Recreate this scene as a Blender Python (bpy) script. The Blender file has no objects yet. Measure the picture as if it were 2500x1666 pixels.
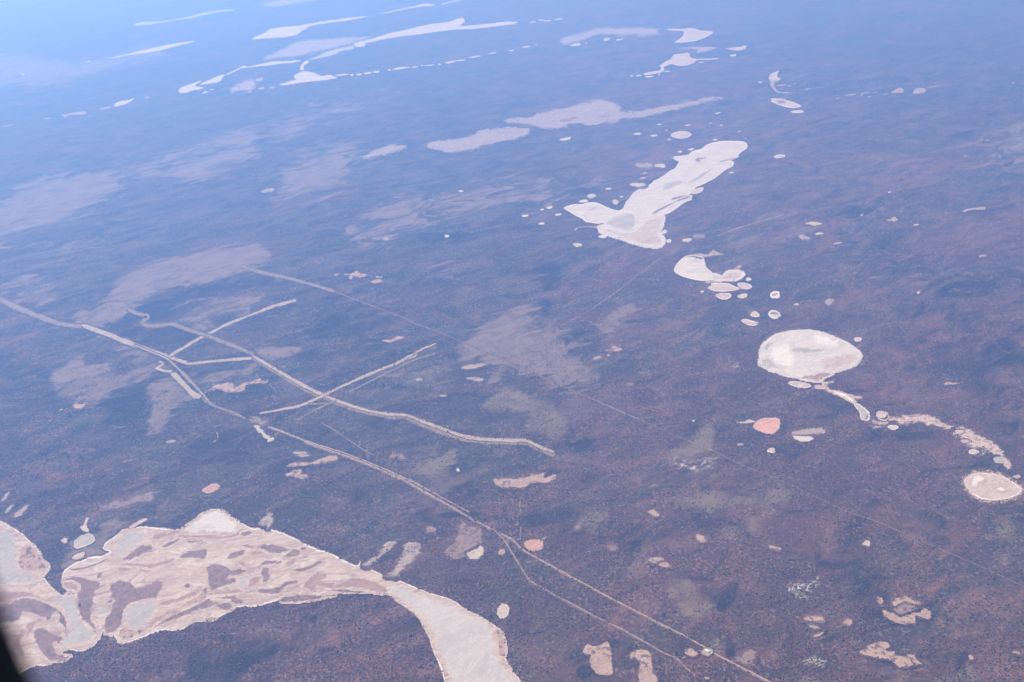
import bpy, math, random
import numpy as np
from mathutils import Vector, Matrix
from mathutils.geometry import delaunay_2d_cdt

# ------------------------------------------------------------------ camera, sky, sun, exposure
SC = bpy.context.scene
COL = SC.collection
W, H = 2500.0, 1666.0            # photograph size, used to survey outlines onto the ground plane
ALT = 4000.0                     # the aeroplane flies 4 km above the plain
FPX = 2450.0                     # focal length in photograph pixels
DEP, ROLL = math.radians(27.0), math.radians(4.0)
fwd = np.array([0.0, math.cos(DEP), -math.sin(DEP)])
r0 = np.array([1.0, 0.0, 0.0])
u0 = np.array([0.0, math.sin(DEP), math.cos(DEP)])
RIGHT = r0 * math.cos(ROLL) - u0 * math.sin(ROLL)
UP = u0 * math.cos(ROLL) + r0 * math.sin(ROLL)
CAM = np.array([0.0, 0.0, ALT])

cam_data = bpy.data.cameras.new('camera')
cam_data.sensor_width = 36.0
cam_data.lens = FPX / W * 36.0
cam_data.clip_start = 0.02
cam_data.clip_end = 900000.0
cam_data.dof.use_dof = True
cam_data.dof.focus_distance = 9000.0
cam_data.dof.aperture_fstop = 6.0
cam = bpy.data.objects.new('camera', cam_data)
COL.objects.link(cam)
m3 = Matrix((RIGHT, UP, -fwd)).transposed()
cam.matrix_world = Matrix.Translation(Vector(CAM)) @ m3.to_4x4()
SC.camera = cam

SUN_EL, SUN_AZ = math.radians(42.0), math.radians(-42.0)     # azimuth from +Y, negative = left of the view
sun_dir = Vector((math.sin(SUN_AZ) * math.cos(SUN_EL), math.cos(SUN_AZ) * math.cos(SUN_EL), math.sin(SUN_EL)))
world = bpy.data.worlds.new('World')
SC.world = world
world.use_nodes = True
wn = world.node_tree.nodes
wn.clear()
sky = wn.new('ShaderNodeTexSky')
sky.sky_type = 'NISHITA'
sky.sun_disc = False
sky.sun_elevation = SUN_EL
sky.sun_rotation = SUN_AZ
sky.altitude = 500.0
sky.air_density = 1.0
sky.dust_density = 0.6
sky.ozone_density = 1.5
bg = wn.new('ShaderNodeBackground')
bg.inputs['Strength'].default_value = 0.15
wo = wn.new('ShaderNodeOutputWorld')
world.node_tree.links.new(sky.outputs[0], bg.inputs[0])
world.node_tree.links.new(bg.outputs[0], wo.inputs[0])

sun_data = bpy.data.lights.new('sun', 'SUN')
sun_data.energy = 5.0
sun_data.angle = math.radians(0.5)
sun_data.color = (1.0, 0.93, 0.86)
sun = bpy.data.objects.new('sun', sun_data)
COL.objects.link(sun)
sun.rotation_euler = sun_dir.to_track_quat('Z', 'Y').to_euler()
sun.location = (0, 0, 6000)

SC.view_settings.view_transform = 'Standard'
SC.view_settings.look = 'None'
SC.view_settings.gamma = 1.0
SC.view_settings.use_curve_mapping = False
SC.view_settings.exposure = 0.40
SC.cycles.volume_bounces = 1
SC.cycles.max_bounces = 6
SC.cycles.use_denoising = True

HAZE_DENSITY = 6.0e-5
HAZE_COLOR = (0.180, 0.410, 1.0)
HAZE_ABSORB = (0.55, 0.52, 0.0)
HAZE_ANISO = 0.40

# ------------------------------------------------------------------ materials
def lin(r, g, b):
    return (r, g, b, 1.0)

class NT:
    def __init__(self, name, disp=False):
        self.m = bpy.data.materials.new(name)
        self.m.use_nodes = True
        self.t = self.m.node_tree
        self.t.nodes.clear()
        self.out = self.t.nodes.new('ShaderNodeOutputMaterial')
        self.b = self.t.nodes.new('ShaderNodeBsdfPrincipled')
        self.b.inputs['Roughness'].default_value = 0.95
        self.b.inputs['Specular IOR Level'].default_value = 0.1
        self.link(self.b.outputs[0], self.out.inputs[0])
        self.geo = self.t.nodes.new('ShaderNodeNewGeometry')
    def link(self, a, b):
        self.t.links.new(a, b)
    def pos(self, sx, sy, ang=0.0):
        n = self.t.nodes.new('ShaderNodeMapping')
        n.vector_type = 'TEXTURE'
        n.inputs['Scale'].default_value = (sx, sy, 1.0)
        n.inputs['Rotation'].default_value = (0, 0, ang)
        self.link(self.geo.outputs['Position'], n.inputs['Vector'])
        return n.outputs[0]
    def noise(self, size, sy=None, ang=0.0, detail=6.0, rough=0.55, dist=0.0):
        n = self.t.nodes.new('ShaderNodeTexNoise')
        n.noise_dimensions = '2D'
        n.inputs['Scale'].default_value = 1.0
        n.inputs['Detail'].default_value = detail
        n.inputs['Roughness'].default_value = rough
        n.inputs['Distortion'].default_value = dist
        self.link(self.pos(size, sy or size, ang), n.inputs['Vector'])
        return n.outputs[0]
    def attr(self, name):
        n = self.t.nodes.new('ShaderNodeAttribute')
        n.attribute_name = name
        return n.outputs['Fac']
    def math(self, op, a, b=None, c=None, clamp=False):
        n = self.t.nodes.new('ShaderNodeMath')
        n.operation = op
        n.use_clamp = clamp
        for i, v in enumerate((a, b, c)):
            if v is None:
                continue
            if isinstance(v, (int, float)):
                n.inputs[i].default_value = v
            else:
                self.link(v, n.inputs[i])
        return n.outputs[0]
    def ramp(self, v, lo, hi, a=0.0, b=1.0):
        n = self.t.nodes.new('ShaderNodeMapRange')
        n.interpolation_type = 'SMOOTHSTEP'
        n.inputs['From Min'].default_value = lo
        n.inputs['From Max'].default_value = hi
        n.inputs['To Min'].default_value = a
        n.inputs['To Max'].default_value = b
        self.link(v, n.inputs['Value'])
        return n.outputs['Result']
    def mix(self, f, a, b):
        n = self.t.nodes.new('ShaderNodeMix')
        n.data_type = 'RGBA'
        if isinstance(f, (int, float)):
            n.inputs[0].default_value = f
        else:
            self.link(f, n.inputs[0])
        for i, v in ((6, a), (7, b)):
            if isinstance(v, tuple):
                n.inputs[i].default_value = v
            else:
                self.link(v, n.inputs[i])
        return n.outputs[2]
    def color(self, c):
        if isinstance(c, tuple):
            self.b.inputs['Base Color'].default_value = c
        else:
            self.link(c, self.b.inputs['Base Color'])
        return self.m

MAT = {}
SPEC = {}
def ground_color(t, fringe=True):
    """the plain: shrub and soil tones, surveyed patches with ragged edges, flecks, salt bloom, sandy shore"""
    n_big = t.noise(3200, 1300, 0.6, 6, 0.62, 0.7)
    n_hue = t.noise(1300, 620, 0.5, 7, 0.66, 1.0)
    n_mid = t.noise(460, 230, 0.5, 9, 0.70, 0.9)
    n_fine = t.noise(46, None, 0, 4, 0.7)
    n_spk = t.noise(21, None, 0, 3, 0.75)
    base = t.mix(t.ramp(n_big, 0.40, 0.60), lin(0.112, 0.062, 0.056), lin(0.070, 0.056, 0.050))
    base = t.mix(t.ramp(n_hue, 0.53, 0.66, 0, 0.75), base, lin(0.155, 0.080, 0.063))
    base = t.mix(t.ramp(n_hue, 0.47, 0.34, 0, 0.75), base, lin(0.074, 0.066, 0.046))
    base = t.mix(t.ramp(n_mid, 0.48, 0.66, 0, 0.7), base, lin(0.190, 0.115, 0.094))
    base = t.mix(t.ramp(n_mid, 0.47, 0.32, 0, 0.8), base, lin(0.030, 0.025, 0.025))
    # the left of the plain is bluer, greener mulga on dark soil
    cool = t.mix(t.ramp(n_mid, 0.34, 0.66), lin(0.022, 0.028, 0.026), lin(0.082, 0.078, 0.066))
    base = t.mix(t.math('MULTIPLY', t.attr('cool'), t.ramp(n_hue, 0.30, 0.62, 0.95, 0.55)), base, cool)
    # open soil and dark crowns, thick in some places and thin in others
    clump = t.ramp(t.noise(330, 200, 0.3, 6, 0.68, 0.8), 0.36, 0.64, 0.25, 1.0)
    spk = t.math('MULTIPLY', t.math('MULTIPLY', t.ramp(n_spk, 0.49, 0.64), t.ramp(n_fine, 0.36, 0.58)), clump)
    base = t.mix(t.math('MULTIPLY', spk, 0.60), base, t.mix(t.ramp(n_hue, 0.4, 0.6), lin(0.33, 0.255, 0.215), lin(0.37, 0.235, 0.19)))
    base = t.mix(t.math('MULTIPLY', t.math('MULTIPLY', t.ramp(n_spk, 0.49, 0.34), clump), 0.48), base, lin(0.018, 0.016, 0.016))
    rag = t.math('MULTIPLY', t.math('SUBTRACT', t.noise(560, 260, 0.6, 10, 0.68, 0.9), 0.5), 2.7)
    inner = t.noise(340, 170, 0.6, 8, 0.66, 0.9)
    def layer(base, attr, colr, lo, hi, amt, k=1.0):
        at = t.attr(attr)
        gate = t.ramp(at, 0.0, 0.10)
        v = t.math('ADD', at, t.math('MULTIPLY', rag, k))
        f = t.math('MULTIPLY', t.math('MULTIPLY', t.ramp(v, lo, hi), gate), t.ramp(inner, 0.32, 0.60, amt * 0.45, amt))
        return t.mix(f, base, colr)
    base = layer(base, 'dark', lin(0.022, 0.024, 0.026), 0.20, 0.55, 0.85)
    base = layer(base, 'pink', lin(0.25, 0.125, 0.095), 0.25, 0.75, 0.6)
    base = layer(base, 'green', lin(0.215, 0.168, 0.112), 0.18, 0.70, 0.85)
    base = layer(base, 'pale', lin(0.245, 0.178, 0.146), 0.20, 0.62, 0.92)
    # faint pale scars drawn out along the wind, then flecks of bare soil
    sc = t.math('MULTIPLY', t.ramp(t.noise(1500, 300, 0.6, 9, 0.68, 0.8), 0.55, 0.68), t.ramp(inner, 0.35, 0.6))
    base = t.mix(t.math('MULTIPLY', sc, 0.45), base, lin(0.20, 0.135, 0.112))
    fl = t.math('MULTIPLY', t.ramp(t.noise(150, 60, 0.15, 6, 0.62, 0.7), 0.60, 0.72), t.ramp(n_big, 0.40, 0.60))
    base = t.mix(t.math('MULTIPLY', fl, 0.45), base, lin(0.30, 0.21, 0.175))
    # salt bloom speckle
    sp = t.math('MULTIPLY', t.ramp(t.math('ADD', t.attr('speck'), t.math('MULTIPLY', rag, 0.5)), 0.2, 0.8), t.ramp(t.noise(58, 36, 0.4, 7, 0.78, 0.6), 0.47, 0.62))
    sp = t.math('MULTIPLY', sp, t.ramp(t.attr('speck'), 0.0, 0.1))
    base = t.mix(sp, base, lin(0.62, 0.55, 0.47))
    if fringe:
        fr = t.attr('fringe')
        v = t.math('ADD', fr, t.math('MULTIPLY', t.math('SUBTRACT', n_spk, 0.5), 2.4))
        base = t.mix(t.math('MULTIPLY', t.ramp(v, 0.40, 0.85), t.ramp(fr, 0.0, 0.15)), base, lin(0.46, 0.315, 0.235))
    return base
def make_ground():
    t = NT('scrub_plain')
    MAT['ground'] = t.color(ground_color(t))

def flat_color(t, key):
    a, b, c, size, sy, ang, dist, spots, spotcol, spotsize = SPEC[key]
    n1 = t.noise(size, sy or size * 0.55, ang, 7, 0.62, dist)
    n2 = t.noise(size * 0.32, size * 0.16, ang + 0.2, 8, 0.68, dist * 1.4)
    n3 = t.noise(34, 26, 0.0, 4, 0.7)
    col = t.mix(t.ramp(n1, 0.36, 0.62), a, b)
    col = t.mix(t.math('MULTIPLY', t.ramp(n2, 0.46, 0.64), 0.9), col, c)
    col = t.mix(t.math('MULTIPLY', t.ramp(n3, 0.3, 0.7), 0.2), col, lin(a[0] * 0.6, a[1] * 0.58, a[2] * 0.58))
    if spots:
        s = t.noise(spotsize, None, 0, 3, 0.6)
        g = t.noise(spotsize * 7, None, 0, 3, 0.6)
        f = t.math('MULTIPLY', t.ramp(s, 0.52, 0.62), t.ramp(g, 0.36, 0.56))
        col = t.mix(t.math('MULTIPLY', f, spots), col, spotcol or lin(0.07, 0.055, 0.05))
    if key in ('white', 'arm', 'pinksalt', 'grey'):
        r = t.noise(300, 95, 0.75, 5, 0.55, 1.3)
        for level, width, amt, k in ((0.46, 0.016, 0.55, 0.74), (0.55, 0.030, 0.5, 1.12), (0.62, 0.014, 0.5, 0.78)):
            f = t.math('MULTIPLY', t.ramp(t.math('ABSOLUTE', t.math('SUBTRACT', r, level)), width, 0.0), amt)
            col = t.mix(f, col, lin(a[0] * k, a[1] * k, a[2] * k))
    return braid(t, col) if key == 'braided' else col
NAMES = {}
def braid(t, col):
    """old channels winding over a lake bed: thin curved bands of mauve mud, cream salt between"""
    n = t.noise(520, 170, 0.12, 5, 0.5, 1.5)
    fine = t.noise(60, 30, 0.12, 6, 0.7, 0.8)
    w = t.math('ABSOLUTE', t.math('SUBTRACT', t.math('ADD', n, t.math('MULTIPLY', t.math('SUBTRACT', fine, 0.5), 0.10)), 0.5))
    where = t.ramp(t.noise(900, 380, 0.12, 4, 0.6, 0.5), 0.40, 0.60)
    col = t.mix(t.math('MULTIPLY', t.math('MULTIPLY', t.ramp(w, 0.040, 0.008), where), 0.85), col, lin(0.33, 0.225, 0.20))
    w2 = t.math('ABSOLUTE', t.math('SUBTRACT', n, 0.60))
    col = t.mix(t.math('MULTIPLY', t.ramp(w2, 0.035, 0.0), 0.6), col, lin(0.62, 0.54, 0.47))
    m = t.noise(210, 80, 0.05, 4, 0.5, 1.8)
    w4 = t.math('ABSOLUTE', t.math('SUBTRACT', m, 0.52))
    where2 = t.ramp(t.noise(700, 300, 0.3, 4, 0.6, 0.5), 0.45, 0.62)
    col = t.mix(t.math('MULTIPLY', t.math('MULTIPLY', t.ramp(w4, 0.045, 0.006), where2), 0.8), col, lin(0.36, 0.235, 0.19))
    w3 = t.math('ABSOLUTE', t.math('SUBTRACT', n, 0.42))
    return t.mix(t.math('MULTIPLY', t.ramp(w3, 0.022, 0.0), 0.6), col, lin(0.40, 0.285, 0.24))
def make_flat(key, name, a, b, c, size=420, sy=None, ang=0.35, dist=1.6, spots=0.0, spotcol=None, spotsize=40):
    """sediment: broad swirls of three tones, finer cracks, optional dark shrub mottling"""
    SPEC[key] = (a, b, c, size, sy, ang, dist, spots, spotcol, spotsize)
    NAMES[key] = name
    t = NT(name)
    MAT[key] = t.color(flat_color(t, key))
def blended(key, outer, amp=2.0):
    """material of a deposit that thins out raggedly into what surrounds it (edge attribute 0 at its border, 1 inside)"""
    k = key + '>' + outer + '%g' % amp
    if k not in MAT:
        t = NT(NAMES[key] + '_thinning_into_' + (NAMES[outer] if outer in NAMES else 'scrub'))
        inner = flat_color(t, key)
        out = ground_color(t, False) if outer == 'ground' else flat_color(t, outer)
        n = t.noise(120, 80, 0.2, 9, 0.72, 0.9)
        v = t.math('ADD', t.attr('edge'), t.math('MULTIPLY', t.math('SUBTRACT', n, 0.5), amp))
        f = t.math('MULTIPLY', t.ramp(v, 0.36, 0.60), t.ramp(t.attr('edge'), 0.0, 0.12))
        MAT[k] = t.color(t.mix(f, out, inner))
    return k

make_ground()
make_flat('white', 'white_salt', lin(0.64, 0.575, 0.505), lin(0.52, 0.465, 0.41), lin(0.65, 0.54, 0.465), 380, 200, 0.3)
make_flat('bright', 'bright_salt', lin(0.76, 0.68, 0.6), lin(0.66, 0.59, 0.52), lin(0.78, 0.7, 0.62), 160)
make_flat('arm', 'pale_lake_arm', lin(0.545, 0.485, 0.435), lin(0.47, 0.415, 0.37), lin(0.56, 0.465, 0.405), 520, 300, 0.9)
make_flat('farsalt', 'distant_salt', lin(0.60, 0.51, 0.44), lin(0.50, 0.43, 0.37), lin(0.64, 0.53, 0.45), 700, 300, 0.6)
make_flat('grey', 'grey_wet_salt', lin(0.445, 0.395, 0.345), lin(0.375, 0.335, 0.295), lin(0.49, 0.425, 0.365), 420)
make_flat('pinksalt', 'pink_salt_mud', lin(0.55, 0.43, 0.36), lin(0.45, 0.345, 0.285), lin(0.6, 0.505, 0.43), 360, 200, 0.25)
make_flat('creek', 'peach_creek_sand', lin(0.58, 0.42, 0.335), lin(0.48, 0.34, 0.27), lin(0.64, 0.51, 0.42), 120, 70, 0.2, 1.2, 0.5, lin(0.14, 0.10, 0.085), 30)
make_flat('mud', 'mauve_mud', lin(0.27, 0.175, 0.145), lin(0.205, 0.135, 0.12), lin(0.35, 0.235, 0.19), 150, 90, 0.2, 1.2, 0.55, lin(0.12, 0.085, 0.085), 34)
make_flat('rosemud', 'rose_mud', lin(0.39, 0.245, 0.19), lin(0.31, 0.195, 0.155), lin(0.45, 0.31, 0.25), 150, 90, 0.2, 1.2)
make_flat('braided', 'braided_lake_bed', lin(0.56, 0.425, 0.335), lin(0.45, 0.325, 0.25), lin(0.61, 0.505, 0.41), 360, 200, 0.15)
make_flat('red', 'red_clay', lin(0.66, 0.345, 0.255), lin(0.54, 0.27, 0.2), lin(0.7, 0.43, 0.335), 260)
make_flat('dullred', 'dull_red_clay', lin(0.53, 0.295, 0.23), lin(0.45, 0.245, 0.19), lin(0.57, 0.36, 0.285), 160)
make_flat('cream', 'cream_salt', lin(0.54, 0.445, 0.355), lin(0.46, 0.375, 0.295), lin(0.59, 0.51, 0.42), 200)
make_flat('sand', 'pale_sand', lin(0.45, 0.3, 0.225), lin(0.37, 0.245, 0.185), lin(0.51, 0.37, 0.28), 160, 90, 0.2, 1.2, 0.75, lin(0.10, 0.072, 0.06), 38)
make_flat('brown', 'brown_flat', lin(0.28, 0.19, 0.155), lin(0.22, 0.148, 0.122), lin(0.36, 0.25, 0.20), 150, 90, 0.2, 1.2, 0.7, lin(0.08, 0.058, 0.052), 36)
make_flat('dust', 'dusty_flat', lin(0.39, 0.295, 0.245), lin(0.31, 0.235, 0.2), lin(0.47, 0.37, 0.31), 300, 150, 0.25, 1.4, 0.35, lin(0.12, 0.095, 0.088), 60)
make_flat('track', 'graded_track', lin(0.45, 0.35, 0.255), lin(0.38, 0.295, 0.215), lin(0.52, 0.415, 0.315), 120, None, 0, 0.8, 0.3, lin(0.15, 0.125, 0.10), 22)
make_flat('verge', 'cleared_verge', lin(0.29, 0.22, 0.15), lin(0.23, 0.175, 0.125), lin(0.35, 0.27, 0.19), 160, None, 0, 0.8, 0.5, lin(0.09, 0.08, 0.065), 24)
make_flat('faint', 'overgrown_track', lin(0.22, 0.145, 0.118), lin(0.165, 0.112, 0.093), lin(0.27, 0.185, 0.15), 160, None, 0, 0.8, 0.6, lin(0.06, 0.048, 0.042), 26)
make_flat('redtrack', 'red_sand_track', lin(0.47, 0.305, 0.225), lin(0.38, 0.245, 0.18), lin(0.54, 0.375, 0.28), 90, None, 0, 0.8, 0.4, lin(0.09, 0.068, 0.056), 20)
def plain(key, name, c, rough=0.8):
    t = NT(name)
    t.b.inputs['Roughness'].default_value = rough
    n = t.noise(0.6, None, 0, 3)
    MAT[key] = t.color(t.mix(t.ramp(n, 0.3, 0.7), c, lin(c[0] * 0.85, c[1] * 0.85, c[2] * 0.85)))
plain('roof', 'white_roof_sheet', lin(0.80, 0.80, 0.78), 0.5)
plain('wall', 'cream_wall_sheet', lin(0.60, 0.56, 0.50))
plain('door', 'grey_roller_door', lin(0.30, 0.31, 0.33))
plain('plastic', 'shade_black_window_trim', lin(0.012, 0.012, 0.014), 0.7)  # plastic painted near black to stand in for shade of an unbuilt cabin
plain('seal', 'shade_black_rubber_seal', lin(0.008, 0.008, 0.009), 0.6)  # dark rubber, with the same cabin shade put into its colour
def make_scrub():
    t = NT('shrub_foliage')
    c = t.mix(t.ramp(t.noise(160, None, 0, 4, 0.7), 0.35, 0.65), lin(0.050, 0.045, 0.036), lin(0.080, 0.058, 0.050))
    c = t.mix(t.ramp(t.noise(9, None, 0, 2, 0.6), 0.42, 0.62), c, lin(0.150, 0.112, 0.094))
    MAT['scrub'] = t.color(c)
make_scrub()

# ------------------------------------------------------------------ survey and mesh helpers
K = 625.0 / 2350.0
ROWS = (0.0, 417.0, 834.0, 1249.0)
def survey(tile, s):
    p = np.array([[float(v) for v in q.split(',')] for q in s.split()])
    if tile == 'F':
        p[:, :2] *= W / 2353.0
        if p.shape[1] > 2: p[:, 2:] *= W / 2353.0
    else:
        c, r = int(tile[0]), int(tile[1])
        p *= K
        p[:, 0] += c * 625.0
        p[:, 1] += ROWS[r]
    return p

def to_ground(p, z=0.0):
    d = fwd[None] * FPX + (p[:, :1] - W / 2) * RIGHT[None] - (p[:, 1:2] - H / 2) * UP[None]
    t = (z - ALT) / d[:, 2]
    q = CAM[None] + d * t[:, None]
    q[:, 2] = z
    return q

def to_pixel(q):
    v = q - CAM[None]
    zc = v @ fwd
    zc = np.where(zc > 1.0, zc, np.nan)
    return np.stack([W / 2 + FPX * (v @ RIGHT) / zc, H / 2 - FPX * (v @ UP) / zc], 1)

rng = np.random.default_rng(11)
def catmull(p, closed=True, step=2.0):
    n = len(p)
    out = []
    segs = n if closed else n - 1
    for i in range(segs):
        if closed:
            a, b, c, d = p[(i - 1) % n], p[i], p[(i + 1) % n], p[(i + 2) % n]
        else:
            a, b, c, d = p[max(i - 1, 0)], p[i], p[i + 1], p[min(i + 2, n - 1)]
        L = np.hypot(*(c - b))
        k = int(min(40, max(1, round(L / step))))
        t = (np.arange(k) / k)[:, None]
        tau = 0.42
        m1, m2 = tau * (c - a), tau * (d - b)
        lim = 0.8 * L
        for m in (m1, m2):
            q = np.hypot(*m)
            if q > lim: m *= lim / q
        t2, t3 = t * t, t * t * t
        out.append((2 * t3 - 3 * t2 + 1) * b + (t3 - 2 * t2 + t) * m1 + (-2 * t3 + 3 * t2) * c + (t3 - t2) * m2)
    if not closed:
        out.append(p[-1:])
    return np.concatenate(out)

def wobble(n, closed=True):
    r = np.zeros(n)
    for k, a in ((24, 1.0), (10, 0.6), (5, 0.42), (2.5, 0.35)):
        m = max(3, int(n / k))
        v = rng.normal(size=m)
        x = np.linspace(0, m, n, endpoint=False)
        i = x.astype(int)
        f = x - i
        f = f * f * (3 - 2 * f)
        r += a * (v[i % m] * (1 - f) + v[(i + 1) % m] * f)
    return r

def normals(p, closed=True):
    if closed:
        t = np.roll(p, -1, 0) - np.roll(p, 1, 0)
    else:
        t = np.gradient(p, axis=0)
    l = np.hypot(t[:, 0], t[:, 1])[:, None] + 1e-9
    t = t / l
    return np.stack([-t[:, 1], t[:, 0]], 1)

def area(p):
    x, y = p[:, 0], p[:, 1]
    return 0.5 * np.sum(x * np.roll(y, -1) - np.roll(x, -1) * y)

def outline(p, rough=0.8, step=2.0):
    if area(p) < 0: p = p[::-1]
    per = np.sum(np.hypot(*(np.roll(p, -1, 0) - p).T))
    step = max(0.7, min(step, per / 36.0))
    q = catmull(p, True, step)
    q = q + normals(q) * (wobble(len(q)) * rough * 0.55)[:, None]
    return q

ZC = [0]
def next_z(base):
    ZC[0] += 1
    return base + ZC[0] * 0.006

MASKS = []          # (kind, ground polygon) for the scrub scatter
def mesh_obj(name, verts, faces, mat, parent=None):
    me = bpy.data.meshes.new(name)
    me.from_pydata([tuple(v) for v in verts], [], faces)
    me.update()
    me.materials.append(MAT[mat])
    o = bpy.data.objects.new(name, me)
    COL.objects.link(o)
    if parent: 
        o.parent = parent
        o.matrix_parent_inverse = parent.matrix_world.inverted()
    return o

def place(o, c, parent):
    COL.objects.link(o)
    if parent:
        o.parent = parent
        o.location = Vector(c) - parent.location
    else:
        o.location = c
def sheet(name, q, mat, z, parent=None, outer=None, soft=3.0):
    """flat surveyed sheet about its own origin; with OUTER it thins out raggedly into that material"""
    me = bpy.data.meshes.new(name)
    g = to_ground(q, z)
    c = g.mean(0); c[2] = z
    if not outer:
        vv, _, ff = delaunay_2d_cdt([Vector((x, y)) for x, y in (g - c)[:, :2]], [], [list(range(len(g)))], 1, 1e-3)[:3]
        me.from_pydata([(v.x, v.y, 0.0) for v in vv], [], [list(f) for f in ff])
        me.update()
        if me.polygons[0].normal.z < 0: me.flip_normals()
        me.materials.append(MAT[mat])
    else:
        d = np.roll(q, -1, 0) - q
        thick = 2.0 * abs(area(q)) / (np.sum(np.hypot(d[:, 0], d[:, 1])) + 1e-6)
        w = max(0.8, min(soft, 0.75 * thick))
        lo, hi = q.min(0) - w * 1.1, q.max(0) + w * 1.1
        st = max(0.8, min(2.6, w * 0.5), float((hi - lo).max()) / 150.0)
        xs, ys = np.arange(lo[0], hi[0] + st, st), np.arange(lo[1], hi[1] + st, st)
        X, Y = np.meshgrid(xs, ys)
        P = np.stack([X.ravel(), Y.ravel()], 1)
        sd = seg_dist(P, q).reshape(X.shape)
        ny, nx = X.shape
        cell = np.maximum.reduce([sd[:-1, :-1], sd[1:, :-1], sd[:-1, 1:], sd[1:, 1:]]) > -w
        J, I = np.nonzero(cell)
        quad = np.stack([J * nx + I, J * nx + I + 1, (J + 1) * nx + I + 1, (J + 1) * nx + I], 1)
        used, inv = np.unique(quad.ravel(), return_inverse=True)
        G = to_ground(P[used], z)
        quad = inv.reshape(-1, 4)
        me.from_pydata((G - c).tolist(), [], quad.tolist())
        me.update()
        if me.polygons[0].normal.z < 0: me.flip_normals()
        at = me.attributes.new('edge', 'FLOAT', 'POINT')
        at.data.foreach_set('value', np.clip(0.5 + sd.ravel()[used] / (2 * w), 0, 1).astype(np.float32))
        if outer == 'ground':
            for k, v in patch_values(G).items():
                if v.max() > 0:
                    me.attributes.new(k, 'FLOAT', 'POINT').data.foreach_set('value', v)
        me.materials.append(MAT[blended(mat, outer, 2.0 if thick > 7 else 1.1)])
    o = bpy.data.objects.new(name, me)
    place(o, c, parent)
    return o, g

def band(name, qa, qb, mat, z, parent, fringe=None):
    """closed strip between two outlines of the same length"""
    n = len(qa)
    ga, gb = to_ground(qa, z), to_ground(qb, z)
    g = np.concatenate([ga, gb])
    c = np.array(parent.location)
    f = [[i, (i + 1) % n, n + (i + 1) % n, n + i] for i in range(n)]
    me = bpy.data.meshes.new(name)
    me.from_pydata([tuple(v) for v in (g - c)], [], f)
    me.update()
    if me.polygons[0].normal.z < 0: me.flip_normals()
    me.materials.append(MAT[mat])
    if fringe:
        a = me.attributes.new(fringe, 'FLOAT', 'POINT')
        a.data.foreach_set('value', np.concatenate([np.ones(n), np.zeros(n)]).astype(np.float32))
    o = bpy.data.objects.new(name, me)
    COL.objects.link(o)
    o.parent = parent
    return o

def tag(o, label, cat, group=None, kind=None):
    o['label'] = label
    o['category'] = cat
    if group: o['group'] = group
    if kind: o['kind'] = kind

THIN = ('creek', 'sand', 'dust', 'brown', 'cream', 'track', 'verge')
def flat(name, mat, tile, pts, label, cat, rim=0.0, rimmat='bright', rough=0.8, group=None, shore=0.0, dens=0.0, base=0.5, soft=None, parts=()):
    p = survey(tile, pts)
    q = outline(p, rough)
    far = q[:, 1].mean() < 420 and not rim
    thin = (mat in THIN and not rim) or far
    if far and mat in ('white', 'bright'): mat = 'farsalt'
    if not thin: shore = max(shore, 0.6 + 3.2 * min(1.0, max(0.0, (q[:, 1].mean() - 400) / 700)))
    o, g = sheet(name, q, mat, next_z(base), None, 'ground' if thin else None, soft or (2.6 if far and mat not in THIN else 9.0 if mat == 'creek' else 5.0 if mat in ('sand', 'cream') else 2.0 if mat == 'track' else 8.0))
    tag(o, label, cat, group)
    MASKS.append((dens, g))
    n = normals(q)
    if area(q) > 0: n = -n          # outward (pixel y runs down)
    nz = np.clip(1.0 + 0.35 * wobble(len(q)), 0.25, 2.0)[:, None]
    if rim:
        band('salt_rim', q + n * 0.3, q - n * rim * 1.7 * nz, blended(rimmat, mat), o.location.z + 0.25, o, 'edge')
    if shore:
        band('sandy_shore', q - n * 0.2, q + n * shore, 'ground', o.location.z - 0.3, o, 'fringe')
    for part in parts:
        pn, pm, pt, pp = part[:4]
        pr = part[4] if len(part) > 4 else 0.6
        qq = outline(survey(pt, pp), pr, 1.6)
        sheet(pn, qq, pm, next_z(base + 0.9), o, mat, 9.0 if pm in ('arm', 'white', 'bright', 'grey', 'pinksalt') else 5.5)
    return o

def oval(cx, cy, rx, ry, k=14, tilt=0.0):
    a = np.linspace(0, 2 * math.pi, k, endpoint=False)
    r = 1.0 + 0.10 * np.sin(2 * a + rng.uniform(0, 6)) + 0.08 * np.sin(3 * a + rng.uniform(0, 6))
    x, y = rx * r * np.cos(a), ry * r * np.sin(a)
    ct, st = math.cos(tilt), math.sin(tilt)
    return ' '.join('%.1f,%.1f' % (cx + xx * ct + yy * st, cy - xx * st + yy * ct) for xx, yy in zip(x, y))

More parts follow.
